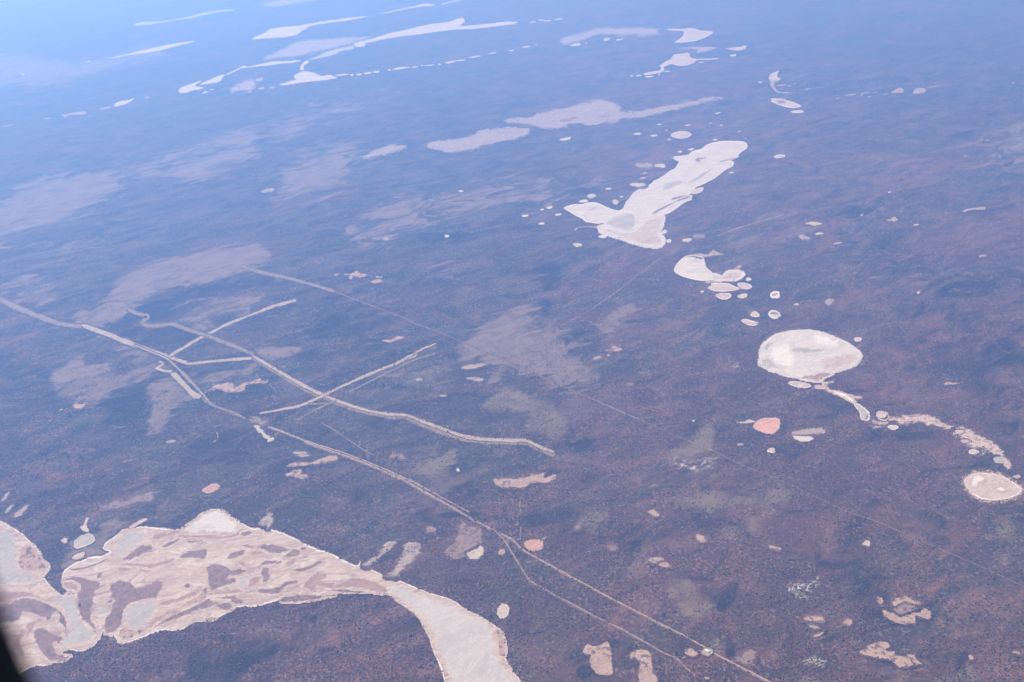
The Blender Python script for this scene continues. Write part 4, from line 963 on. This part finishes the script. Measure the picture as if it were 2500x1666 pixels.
flat('salt_pan', 'bright', '30', '208,1025 250,1015 310,1015 328,1028 300,1040 230,1038', 'small bright dash under the leaf-shaped lake', 'salt pan', rough=.3)
flat('clay_pan', 'sand', '30', '1135,852 1170,825 1210,808 1238,820 1240,850', 'left of two pink fin-shaped pans at the upper right', 'clay pan', rim=.6, rimmat='cream', rough=.3)
flat('clay_pan', 'sand', '30', '1335,857 1350,825 1390,812 1440,818 1447,838 1420,855', 'right of two pink fin-shaped pans at the upper right', 'clay pan', rim=.6, rimmat='cream', rough=.3)
flat('sand_flat', 'dust', '30', '1450,808 1540,790 1645,776 1560,792 1470,810', 'thin tail trailing right of the fin-shaped pans', 'sand flat', rough=.2)
flat('clay_pan', 'pinksalt', '30', '52,1440 70,1430 120,1420 158,1430 140,1445 80,1453', 'pink oval pan right of the head of the fish-shaped lake', 'clay pan', rim=.6, rough=.3)
flat('sand_flat', 'dust', '21', '565,545 600,520 680,510 760,515 800,500 900,490 960,505 990,530 900,506 820,516 780,527 700,517 620,524 580,552', 'curved dull spit under the tail of the fish-shaped lake', 'sand flat', rough=.3)
flat('salt_pan', 'pinksalt', '21', '1650,210 1670,180 1720,158 1757,160 1740,190 1690,212', 'leaf-shaped pan against the right flank of the fish-shaped lake', 'salt pan', rim=1.0, rough=.3)
flat('salt_pan', 'cream', '21', oval(1157, 130, 70, 19), 'cream oval pan left of the middle of the fish-shaped lake', 'salt pan', rough=.3)
flat('salt_pan', 'cream', '21', oval(730, 232, 40, 19), 'cream pan above the left fin of the fish-shaped lake', 'salt pan', rough=.3)
flat('salt_pan', 'pinksalt', '21', oval(950, 287, 30, 20), 'square little pan in the notch of the fish-shaped lake', 'salt pan', rough=.3)
flat('salt_pan', 'cream', '21', oval(1610, 636, 45, 17, tilt=.15), 'cream pan lower right of the fish-shaped lake', 'salt pan', rough=.4)
flat('sand_flat', 'brown', '21', oval(1715, 600, 60, 17), 'brown flat beside the cream pan lower right of the fish-shaped lake', 'sand flat', rough=.6)
flat('salt_pan', 'white', '21', oval(835, 605, 42, 13), 'white pan under the left fin of the fish-shaped lake', 'salt pan', rough=.3)
flat('salt_pan', 'cream', '21', oval(605, 683, 45, 15), 'lone cream pan below left of the fish-shaped lake', 'salt pan', rough=.4)

ORD = ('first second third fourth fifth sixth seventh eighth ninth tenth eleventh twelfth thirteenth fourteenth fifteenth sixteenth seventeenth eighteenth').split()
def dots(tile, mat, cat, label, group, data, name='salt_pan', tilt=0.12, rough=.2):
    """a row of small pans, told apart by counting from the left"""
    rows = sorted([float(v) for v in d.split(',')] for d in data.split())
    for i, (cx, cy, rx, ry) in enumerate(rows):
        which = ORD[i] + ' from the left'
        if len(rows) == 2: which = ('left', 'right')[i] + ' one'
        flat(name, mat, tile, oval(cx, cy, rx, ry, 12, tilt), label % which, cat, group=group, rough=rough)
dots('10', 'white', 'salt pan', '%s of the bright dashes chained right of the triangular far lake', 'dotted chain of far pans', '790,688,60,7 880,690,13,9 945,685,26,8 1030,672,42,8 1105,660,36,8 1225,645,13,8 1330,628,80,8 1462,615,32,7 1525,603,13,7 1592,600,50,5 1685,592,18,7 1785,572,50,8 1880,555,55,5 2010,522,62,6 2170,490,42,5 2345,465,24,7 2480,432,38,5 2570,412,12,5')
dots('10', 'dust', 'salt pan', '%s of the faint dots beside the triangular far lake', 'faint dots by the triangular lake', '50,812,28,12 148,805,26,9 30,732,38,14 -60,845,20,7')
dots('00', 'white', 'salt pan', '%s of two tiny white specks on the pale far left flat', 'specks on the far left flat', '215,682,22,8 818,566,20,6')
dots('00', 'dust', 'salt pan', '%s of the faint specks in the far left chain', 'faint specks of the far left chain', '1350,895,24,8 435,1088,24,7 1945,822,20,8')
dots('20', 'white', 'salt pan', '%s of the short dashes beyond the long forked lake', 'dashes beyond the forked lake', '186,205,30,7 265,186,27,6 322,192,34,6 430,178,44,6')
dots('20', 'white', 'salt pan', '%s of the white pans under the dull far flat', 'pans under the dull far flat', '870,362,30,12 985,365,36,7 583,412,43,13 680,398,12,5 2030,510,34,9')
dots('20', 'white', 'salt pan', '%s of the small white dashes round the ray-shaped pink lake', 'dashes round the ray-shaped lake', '1165,695,30,6 1258,705,46,6 1422,657,29,6 1735,573,33,5 1097,697,18,6 1350,683,13,5', tilt=.08)
dots('20', 'white', 'salt pan', '%s of the tiny white pans scattered above the fish-shaped lake', 'tiny pans above the fish-shaped lake', '1150,1230,38,10 1305,1247,31,8 1442,1280,19,6 1353,1143,21,6 1615,1151,28,5 1823,1130,14,5 1920,1152,14,5 1890,1040,30,5 1865,1285,25,7 1540,1395,25,8 1640,1372,32,9 2280,755,18,5 1420,1197,12,4 2145,1272,8,4 2085,1208,16,5', tilt=.1)
dots('30', 'dust', 'salt pan', '%s of the pale dashes right of the thorn-shaped pan', 'dashes by the thorn-shaped pan', '125,782,45,6 200,788,26,5 245,770,15,4 365,820,28,6')
dots('30', 'dust', 'salt pan', '%s of the faint dashes in the row before the fin-shaped pans', 'faint row left of the fin-shaped pans', '760,872,46,6 860,875,16,5 890,855,46,4 985,850,26,3 930,888,17,5 640,905,22,4 1080,865,28,4')
dots('30', 'dust', 'salt pan', '%s of two faint specks near the upper right edge', 'faint specks near the upper right edge', '2015,1290,30,4 2245,762,20,4')
dots('21', 'white', 'salt pan', '%s of the tiny white pans around the fish-shaped lake tail', 'tiny pans left of the fish-shaped lake', '660,280,40,13 885,167,26,8 345,338,30,10 275,358,16,6 423,403,28,10 120,415,32,9 272,486,28,9 1005,240,18,6 1440,645,25,14 2015,18,21,7')
dots('21', 'sand', 'sand flat', '%s of two dull pink smudges up left of the fish-shaped lake', 'dull smudges by the fish-shaped lake', '1220,25,23,9 1200,68,29,9', name='sand_flat')
dots('31', 'pinksalt', 'salt pan', '%s of the small pale pans scattered on the right-hand plain', 'scattered pans on the right-hand plain', '470,578,34,11 640,665,36,6 1360,497,28,5 262,1228,20,9 1380,1118,14,9 1115,198,14,8 860,408,12,6')
flat('clay_pan', 'pinksalt', '31', '340,487 400,470 495,485 430,505 390,495', 'pink spindle pan on the right-hand plain', 'clay pan', rough=.4)
flat('clay_pan', 'sand', '31', '1085,450 1130,440 1160,425 1190,450 1150,465', 'pink turtle-shaped pan on the right-hand plain', 'clay pan', rough=.4)
flat('sand_flat', 'dust', '31', '270,600 310,585 380,618 320,635 290,615', 'streaky dull patch below the pink spindle pan', 'sand flat', rough=.8, dens=.2)
flat('sand_flat', 'dust', '31', '515,1205 545,1185 605,1190 580,1212 555,1238', 'scruffy dull patch upper right of the ring pans', 'sand flat', rough=1.0, dens=.3)
flat('sand_flat', 'sand', '31', '1935,790 1960,772 2010,775 1980,795', 'small pink smudge far right of the ring pans', 'sand flat', rough=.5, dens=.2)
flat('sand_flat', 'dust', '31', '1780,370 1850,345 1990,335 1990,355 1860,362 1800,382', 'faint pale streak at the far right of the plain', 'sand flat', rough=.6, dens=.2)

# ------------------------------------------------------------------ sand and clearings in the scrub
flat('sand_flat', 'sand', '11', '810,955 860,945 925,920 955,945 1030,948 980,975 935,980 890,965 880,990 850,985 870,962', 'pinkish cross-shaped bare patch in the middle left', 'sand flat', rough=.6)
flat('sand_flat', 'sand', '11', '1048,1018 1090,1005 1130,1000 1175,1018 1110,1030', 'pinkish bare sliver right of the cross-shaped patch', 'sand flat', rough=.5)
flat('sand_flat', 'sand', '11', oval(1130, 978, 34, 6), 'thin bare dash above the pinkish sliver', 'sand flat', rough=.3)
flat('sand_flat', 'dust', '11', oval(740, 955, 22, 8, tilt=.3), 'faint bare dot left of the cross-shaped patch', 'sand flat', rough=.4)
flat('sand_flat', 'dust', '11', '30,200 80,170 160,160 150,190 90,205', 'pale smudge at the edge of the hazy scar in the middle left', 'sand flat', rough=.7)
flat('salt_pan', 'white', '11', oval(1752, 600, 20, 9), 'white sparkle beside the dark pond-like patch', 'salt pan', rough=.6)
flat('salt_pan', 'white', '11', oval(1880, 188, 22, 8), 'lone pale dot above the dark pond-like patch', 'salt pan', rough=.3)
flat('sand_flat', 'dust', '11', '1160,625 1190,612 1220,630 1190,640', 'pale fleck right of the greenish scar in the middle', 'sand flat', rough=.5)
flat('sand_flat', 'sand', '12', '1150,-10 1260,-20 1300,-45 1360,-40 1320,-20 1230,5', 'thin pale sliver below the faint line in the middle', 'sand flat', rough=.6)
flat('sand_flat', 'sand', '02', '1885,460 1930,435 1970,400 2080,385 2140,395 2130,420 2200,405 2230,380 2350,355 2390,345 2385,368 2470,355 2440,382 2330,388 2250,402 2250,440 2180,460 2130,455 2060,455 1990,432 1930,445', 'ragged pink sand strip inside the road junction', 'sand flat', rough=.9, dens=.1)
flat('sand_flat', 'sand', '02', '675,580 700,570 740,575 790,560 780,585 740,615 690,615', 'small pink wedge at the left, below the pale scar', 'sand flat', rough=.6)
flat('sand_flat', 'dust', '02', oval(563, 625, 17, 8), 'tiny pale dot beside the small pink wedge', 'sand flat', rough=.3)
flat('clay_flat', 'brown', '02', '930,1530 980,1490 1060,1460 1140,1470 1250,1420 1370,1390 1440,1375 1400,1410 1390,1450 1280,1470 1180,1500 1080,1525 1000,1520', 'dull mauve streak left of the small oval coral pan', 'clay flat', rough=1.0, dens=.3)
flat('sand_flat', 'dust', '02', '1955,920 2000,890 1985,835 2005,840 2000,890 1975,918', 'small pale hook above the small oval coral pan', 'sand flat', rough=.5)
flat('sand_flat', 'dust', '02', '1520,925 1560,908 1610,912 1560,932', 'small pale dash left of the pale hook', 'sand flat', rough=.6)
flat('sand_flat', 'dust', '02', '40,1568 80,1520 120,1500 90,1550 55,1580', 'small slanting sand streak at the left edge, nearest the left lake', 'sand flat', rough=.5)
flat('sand_flat', 'dust', '02', '120,1620 160,1560 200,1530 260,1500 235,1550 180,1600', 'longer slanting sand streak right of the one at the left edge', 'sand flat', rough=.6)
flat('sand_flat', 'dust', '02', '15,1465 50,1405 95,1375 60,1435', 'faint slanting sand streak at the left edge, topmost of three', 'sand flat', rough=.5, dens=.3)
flat('clearing', 'track', '02', '1555,285 1620,290 1700,380 1760,440 1848,505 1780,522 1700,435 1600,340', 'long grey cleared strip beside the fence line', 'clearing', rough=.3)
flat('sand_flat', 'track', '02', '1425,245 1460,222 1492,206 1458,186 1478,182 1505,208 1460,240 1520,262 1585,262 1565,285 1500,280 1450,262', 'small pale hooked clearing at the head of the grey strip', 'clearing', rough=.3)
flat('clearing', 'cream', '12', '-22,770 0,768 70,828 130,882 160,880 162,900 118,912 100,898 40,848 -5,800', 'bright cream sand strip just below the long road', 'clearing', rough=.3)
flat('clearing', 'verge', '12', '-60,720 0,690 60,720 100,740 40,760 -20,755', 'pale cleared knot where the roads meet above the cream strip', 'clearing', rough=.6, base=0.15)
flat('sand_flat', 'sand', '12', '285,1150 340,1125 420,1110 500,1115 560,1085 640,1060 735,1055 740,1100 640,1110 560,1130 440,1145 340,1147', 'larger ragged sand patch under the long road', 'sand flat', rough=1.0, dens=.05)
flat('sand_flat', 'sand', '12', '270,1222 330,1190 410,1180 415,1210 385,1217 485,1235 440,1256 370,1250 355,1228 290,1238', 'smaller ragged sand patch below the larger one', 'sand flat', rough=.9, dens=.05)
flat('sand_flat', 'dust', '12', '340,1022 420,1008 505,1045 440,1056 380,1040', 'dull patch above the larger ragged sand patch', 'sand flat', rough=.7, dens=.2)
flat('sand_flat', 'brown', '12', '1235,1045 1270,1025 1340,1020 1365,1070 1320,1075 1290,1055 1245,1065', 'small rosy patch between the long road and the winding road', 'sand flat', rough=.8, dens=.1)
flat('sand_flat', 'sand', '12', '1885,240 1950,215 2040,205 2140,205 2050,235 1960,256', 'streaky pale patch right of the crossing road', 'sand flat', rough=.7, dens=.1)
flat('sand_flat', 'dust', '12', '1920,335 2000,325 2090,345 2050,368 1980,355', 'faint pale patch under the streaky one', 'sand flat', rough=.6, dens=.3)
flat('sand_flat', 'sand', '12', oval(1722, 498, 33, 8), 'tiny pale dash right of the crossing', 'sand flat', rough=.3)
flat('sand_flat', 'dust', '12', '1470,345 1510,335 1525,352 1480,360', 'tiny pale fleck below the thin parallel track', 'sand flat', rough=.4)
flat('salt_pan', 'white', '12', oval(1855, 1180, 12, 10), 'tiny white dot near the green scar in the middle', 'salt pan', rough=.3)
flat('sand_flat', 'sand', '22', '-185,1278 -160,1255 -100,1258 0,1260 80,1255 150,1235 230,1225 335,1193 295,1225 300,1250 380,1220 410,1240 380,1275 290,1290 220,1280 160,1300 100,1335 0,1342 -100,1332 -160,1312', 'long ragged tan sand patch below the end of the winding road', 'sand flat', rough=1.1, dens=.05)
flat('sand_flat', 'sand', '22', '820,82 900,72 930,40 960,50 1012,72 970,90 900,86', 'small pinkish duck-shaped patch right of the pale scar', 'sand flat', rough=.5)
flat('sand_flat', 'dust', '22', oval(785, 150, 40, 13, tilt=.2), 'pale fleck under the duck-shaped patch', 'sand flat', rough=.5)
flat('sand_flat', 'dust', '22', oval(885, 128, 15, 9), 'tiny pale dot under the duck-shaped patch', 'sand flat', rough=.3)
flat('sand_flat', 'brown', '22', oval(1080, 392, 40, 13), 'faint rosy smudge right of the faint straight line', 'sand flat', rough=.5, dens=.3)
flat('salt_pan', 'white', '22', oval(1666, 727, 10, 6), 'tiny white speck above the green tongue', 'salt pan', rough=.2)
flat('sand_flat', 'dust', '22', oval(2095, 943, 30, 9), 'small grey dash below the big coral pan', 'sand flat', rough=.5)
flat('sand_flat', 'sand', '32', '1620,396 1650,370 1690,380 1755,384 1690,393', 'small pink fish-like smudge on the right-hand scrub', 'sand flat', rough=.5)
flat('sand_flat', 'sand', '23', '650,1280 690,1225 760,1230 830,1210 880,1200 905,1260 915,1400 920,1480 870,1500 800,1490 740,1440 710,1380 730,1310 680,1305', 'spotted tan sand patch near the bottom edge', 'sand flat', rough=1.4, dens=.22)
flat('sand_flat', 'sand', '23', '1065,1340 1100,1295 1160,1270 1230,1270 1275,1310 1285,1400 1290,1480 1335,1525 1300,1640 1170,1660 1160,1500 1170,1400 1130,1340 1090,1360', 'hook-shaped tan sand patch running off the bottom edge', 'sand flat', rough=1.4, dens=.08)
flat('sand_flat', 'sand', '23', '1580,1265 1630,1250 1700,1300 1670,1320 1610,1312', 'small tan wedge left of the shed yard', 'sand flat', rough=.8, dens=.1)
flat('sand_flat', 'brown', '23', '2050,1340 2130,1300 2180,1260 2225,1290 2220,1360 2160,1385 2100,1360', 'brown patch right of the shed yard', 'sand flat', rough=1.2, dens=.35)
flat('sand_flat', 'sand', '23', '1690,215 1740,225 1785,260 1760,280 1710,262', 'small tan teardrop in the lower middle right', 'sand flat', rough=.7, dens=.1)
flat('sand_flat', 'brown', '23', '870,320 920,305 970,340 930,360 890,340', 'small rosy blob right of the coral pan at the fork', 'sand flat', rough=.7, dens=.2)
flat('sand_flat', 'brown', '23', oval(605, 150, 24, 28), 'faint rosy dot above the rosy blob', 'sand flat', rough=.7, dens=.3)
flat('sand_flat', 'dust', '23', '1260,440 1310,415 1400,430 1392,455 1320,472', 'pale upper patch of a pair in the lower middle', 'sand flat', rough=1.0, dens=.25)
flat('sand_flat', 'sand', '23', '1350,482 1420,470 1472,510 1400,512', 'rosy lower patch of a pair in the lower middle', 'sand flat', rough=.7, dens=.15)
flat('sand_flat', 'sand', '23', '1240,-2 1300,-12 1350,25 1310,38 1270,20', 'small rosy patch below the green ring scar', 'sand flat', rough=.8, dens=.15)
flat('sand_flat', 'sand', '23', oval(1790, 1530, 24, 10), 'tiny tan dash near the bottom edge under the shed yard', 'sand flat', rough=.5)
flat('sand_flat', 'sand', '33', '5,310 40,315 120,340 80,355 20,342', 'small tan dash left of the lower right corner scrub', 'sand flat', rough=.6)
flat('sand_flat', 'sand', '33', '1140,840 1180,800 1240,785 1310,805 1380,830 1415,865 1360,852 1280,827 1210,832 1160,865', 'pink upper arc of the broken sand ring', 'sand flat', rough=.8, dens=.05)
flat('sand_flat', 'sand', '33', '1045,880 1060,888 1110,915 1150,930 1180,960 1240,970 1320,935 1400,920 1430,890 1495,935 1470,985 1410,970 1360,960 1340,1020 1250,1030 1180,1015 1110,990 1060,950', 'pale lower arc of the broken sand ring', 'sand flat', rough=1.2, dens=.12)
flat('sand_flat', 'brown', '33', '1190,850 1260,840 1340,860 1390,885 1330,925 1240,950 1180,920 1160,880', 'dull brown middle of the broken sand ring', 'sand flat', rough=1.0, dens=.5, base=0.2)
flat('sand_flat', 'sand', '33', '1000,820 1010,790 1055,795 1060,840 1020,852', 'small pink dot at the upper left of the broken sand ring', 'sand flat', rough=.6)
flat('sand_flat', 'sand', '33', '310,977 370,955 500,970 510,1000 420,1005 330,1000', 'cream bar left of the broken sand ring', 'sand flat', rough=.7)
flat('sand_flat', 'sand', '33', oval(733, 1020, 36, 22), 'pink dot between the cream bar and the sand ring', 'sand flat', rough=.7)
flat('sand_flat', 'dust', '33', '370,1052 420,1040 475,1070 430,1078', 'pale wisp under the cream bar', 'sand flat', rough=.6, dens=.2)
flat('sand_flat', 'dust', '33', '400,1140 450,1128 520,1098 480,1135 430,1150', 'lower pale wisp under the cream bar', 'sand flat', rough=.6, dens=.2)
flat('sand_flat', 'sand', '33', '850,1290 920,1260 900,1240 980,1210 1090,1210 1120,1250 1090,1270 1160,1290 1180,1320 1250,1320 1340,1315 1370,1350 1410,1400 1330,1382 1290,1362 1340,1410 1240,1425 1150,1390 1100,1350 1000,1340 900,1312', 'large broken tan sand patch in the lower right', 'sand flat', rough=1.5, dens=.15)
flat('sand_flat', 'sand', '33', oval(1865, 1342, 24, 20), 'small pink dot right of the large broken sand patch', 'sand flat', rough=.7, dens=.1)
flat('sand_flat', 'sand', '33', '2240,1292 2280,1285 2325,1315 2290,1310', 'small pink dash near the right edge, lower right corner', 'sand flat', rough=.6)
flat('sand_flat', 'cream', '33', '870,300 900,270 940,280 930,315 890,310', 'small cream speckle in the lower right scrub', 'sand flat', rough=1.0, dens=.3)

# ------------------------------------------------------------------ shed yard
yard = flat('clearing', 'track', '23', '1738,1290 1772,1258 1832,1265 1842,1297 1800,1327 1760,1316', 'cleared yard round the white shed beside the long road', 'clearing', rough=.4, base=0.6)
def shed():
    c = to_ground(survey('23', '1792,1285'), 0.0)[0]
    a = to_ground(survey('23', '1772,1274'), 0.0)[0]
    b = to_ground(survey('23', '1812,1296'), 0.0)[0]
    ang = math.atan2(b[1] - a[1], b[0] - a[0])
    e = bpy.data.objects.new('shed', None)
    COL.objects.link(e)
    e.location = (c[0], c[1], yard.location.z)
    e.rotation_euler = (0, 0, ang)
    tag(e, 'small white-roofed shed standing in the yard beside the long road', 'shed')
    L, B, Hh, R = 11.0, 6.5, 4.2, 1.6
    v = [(-L, -B, 0), (L, -B, 0), (L, B, 0), (-L, B, 0), (-L, -B, Hh), (L, -B, Hh), (L, B, Hh), (-L, B, Hh), (-L, 0, Hh + R), (L, 0, Hh + R)]
    f = [(0, 1, 5, 4), (2, 3, 7, 6), (1, 2, 6, 9, 5), (3, 0, 4, 8, 7)]
    mesh_obj('wall', v, f, 'wall').parent = e
    o = 0.5
    v = [(-L - o, -B - o, Hh - .1), (L + o, -B - o, Hh - .1), (L + o, 0, Hh + R + .1), (-L - o, 0, Hh + R + .1), (L + o, B + o, Hh - .1), (-L - o, B + o, Hh - .1),
         (-L - o, -B - o, Hh + .05), (L + o, -B - o, Hh + .05), (L + o, 0, Hh + R + .25), (-L - o, 0, Hh + R + .25), (L + o, B + o, Hh + .05), (-L - o, B + o, Hh + .05)]
    f = [(6, 7, 8, 9), (9, 8, 10, 11), (1, 0, 3, 2), (2, 3, 5, 4), (0, 1, 7, 6), (4, 5, 11, 10), (1, 2, 8, 7), (2, 4, 10, 8), (3, 0, 6, 9), (5, 3, 9, 11)]
    mesh_obj('roof', v, f, 'roof').parent = e
    for x in (-5.0, 1.5):
        v = [(x, -B - .05, 0), (x + 3.6, -B - .05, 0), (x + 3.6, -B - .05, 3.4), (x, -B - .05, 3.4), (x, -B - .005, 0), (x + 3.6, -B - .005, 0), (x + 3.6, -B - .005, 3.4), (x, -B - .005, 3.4)]
        mesh_obj('door', v, [(0, 1, 2, 3), (0, 4, 5, 1), (1, 5, 6, 2), (2, 6, 7, 3), (3, 7, 4, 0)], 'door').parent = e
shed()

# ------------------------------------------------------------------ scrub on the nearer plain (uncountable)
def build_scrub(n=330000):
    # coarse density map of the plain, 8 m cells
    x0, x1, y0, y1, cs = -8000.0, 8000.0, 2900.0, 11500.0, 8.0
    nx, ny = int((x1 - x0) / cs), int((y1 - y0) / cs)
    dens = np.ones((ny, nx), np.float32)
    cx = x0 + (np.arange(nx) + .5) * cs
    cy = y0 + (np.arange(ny) + .5) * cs
    for d, g in MASKS:
        lo, hi = g.min(0), g.max(0)
        if hi[1] < y0 or lo[1] > y1: continue
        i0, i1 = max(0, int((lo[0] - x0) / cs)), min(nx, int((hi[0] - x0) / cs) + 2)
        j0, j1 = max(0, int((lo[1] - y0) / cs)), min(ny, int((hi[1] - y0) / cs) + 2)
        if i1 <= i0 or j1 <= j0: continue
        X, Y = np.meshgrid(cx[i0:i1], cy[j0:j1])
        ins = np.zeros(X.shape, bool)
        for (ax, ay), (bx, by) in zip(g[:, :2], np.roll(g[:, :2], -1, 0)):
            if ay == by: continue
            m = (ay > Y) != (by > Y)
            ins ^= m & (X < (bx - ax) * (Y - ay) / (by - ay) + ax)
        sub = dens[j0:j1, i0:i1]
        sub[ins] = np.minimum(sub[ins], d)
    # fan-shaped sample, thinning with distance
    m = int(n * 2.6)
    y = rng.uniform(y0 + 100, y1 - 100, m)
    x = rng.uniform(-0.72, 0.72, m) * (y + 1500)
    keep = rng.uniform(size=m) < np.clip((11500 - y) / 5500, 0, 1)
    ok = keep & (np.abs(x) < 7990)
    x, y = x[ok], y[ok]
    dd = dens[((y - y0) / cs).astype(int), ((x - x0) / cs).astype(int)]
    # patchy cover
    ph = np.sin(x / 310 + 1.3 * np.sin(y / 270)) * np.sin(y / 390 + 1.1 * np.sin(x / 220)) + 0.6 * np.sin(x / 97 + y / 131) * np.sin(y / 83 - x / 149)
    ph += 0.7 * np.sin(x / 61 + 1.7 * np.sin(y / 47)) * np.sin(y / 53 + 1.4 * np.sin(x / 71))
    cov = np.clip(0.55 + 0.5 * ph, 0.05, 1)
    pv = patch_values(np.stack([x, y, np.zeros_like(x)], 1))
    open_ = np.clip(1.0 - 0.8 * np.maximum(pv['green'], pv['pale']), 0.1, 1)
    sel = rng.uniform(size=len(x)) < dd * cov * open_
    x, y = x[sel][:n], y[sel][:n]
    k = len(x)
    r = rng.gamma(6.0, 0.55, k) * 0.95 + 0.9
    h = r * rng.uniform(0.7, 1.3, k)
    a0 = rng.uniform(0, 6.28, k)
    V = np.zeros((k, 6, 3), np.float32)
    for i in range(5):
        rr = r * rng.uniform(0.65, 1.25, k)
        V[:, i, 0] = x + rr * np.cos(a0 + i * 1.2566)
        V[:, i, 1] = y + rr * np.sin(a0 + i * 1.2566)
        V[:, i, 2] = 0.05 + h * rng.uniform(0.0, 0.45, k)
    V[:, 5, 0] = x + r * rng.uniform(-.3, .3, k)
    V[:, 5, 1] = y + r * rng.uniform(-.3, .3, k)
    V[:, 5, 2] = h
    base = (np.arange(k) * 6)[:, None, None]
    F = base + np.array([[0, 1, 5], [1, 2, 5], [2, 3, 5], [3, 4, 5], [4, 0, 5]])[None]
    F = F.reshape(-1, 3)
    me = bpy.data.meshes.new('scrub')
    me.vertices.add(k * 6)
    me.vertices.foreach_set('co', V.ravel())
    me.loops.add(len(F) * 3)
    me.loops.foreach_set('vertex_index', F.ravel().astype(np.int32))
    me.polygons.add(len(F))
    me.polygons.foreach_set('loop_start', (np.arange(len(F)) * 3).astype(np.int32))
    me.update(calc_edges=True)
    me.materials.append(MAT['scrub'])
    o = bpy.data.objects.new('scrub', me)
    COL.objects.link(o)
    tag(o, 'low dark scrub covering the nearer plain', 'scrub', None, 'stuff')
build_scrub()

# ------------------------------------------------------------------ aeroplane window surround (real size, the photographer sits behind it)
def window_surround():
    e = bpy.data.objects.new('aeroplane_window', None)
    COL.objects.link(e)
    e.matrix_world = Matrix.Translation(Vector(CAM + fwd * 0.22)) @ m3.to_4x4()
    tag(e, 'dark rounded aeroplane window edge out of focus at the lower left corner', 'window')
    def ring(a, b, z, n=96):
        out = []
        for i in range(n):
            t = 2 * math.pi * i / n
            c, s = math.cos(t), math.sin(t)
            ex = 2.0 / 2.6
            out.append((0.0235 + a * abs(c) ** ex * (1 if c >= 0 else -1), 0.060 + b * abs(s) ** ex * (1 if s >= 0 else -1), z))
        return out
    def loft(name, prof, mat):
        n = 96
        v, f = [], []
        for a, b, z in prof: v += ring(a, b, z, n)
        m = len(prof)
        for k in range(m):
            for i in range(n):
                f.append((k * n + i, k * n + (i + 1) % n, ((k + 1) % m) * n + (i + 1) % n, ((k + 1) % m) * n + i))
        o = mesh_obj(name, v, f, mat)
        o.parent = e
        for p in o.data.polygons: p.use_smooth = True
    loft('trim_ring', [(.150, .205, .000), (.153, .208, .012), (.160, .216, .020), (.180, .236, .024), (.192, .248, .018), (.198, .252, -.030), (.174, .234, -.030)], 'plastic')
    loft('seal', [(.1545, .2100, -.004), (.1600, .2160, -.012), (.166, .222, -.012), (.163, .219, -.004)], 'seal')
window_surround()

# ------------------------------------------------------------------ the air: one even haze round camera and plain
def haze():
    s, z0, z1 = 240000.0, -1.0, ALT + 60.0
    v = [(x, y, z) for z in (z0, z1) for x, y in ((-s, -s), (s, -s), (s, s), (-s, s))]
    f = [(3, 2, 1, 0), (4, 5, 6, 7), (0, 1, 5, 4), (1, 2, 6, 5), (2, 3, 7, 6), (3, 0, 4, 7)]
    m = bpy.data.materials.new('haze_air')
    m.use_nodes = True
    t = m.node_tree
    t.nodes.clear()
    out = t.nodes.new('ShaderNodeOutputMaterial')
    pv = t.nodes.new('ShaderNodeVolumePrincipled')
    pv.inputs['Color'].default_value = HAZE_COLOR + (1.0,)
    pv.inputs['Absorption Color'].default_value = HAZE_ABSORB + (1.0,)
    pv.inputs['Density'].default_value = HAZE_DENSITY
    pv.inputs['Anisotropy'].default_value = HAZE_ANISO
    t.links.new(pv.outputs[0], out.inputs['Volume'])
    MAT['haze'] = m
    o = mesh_obj('haze', v, f, 'haze')
    tag(o, 'blue haze lying over the whole plain', 'haze', None, 'stuff')
haze()
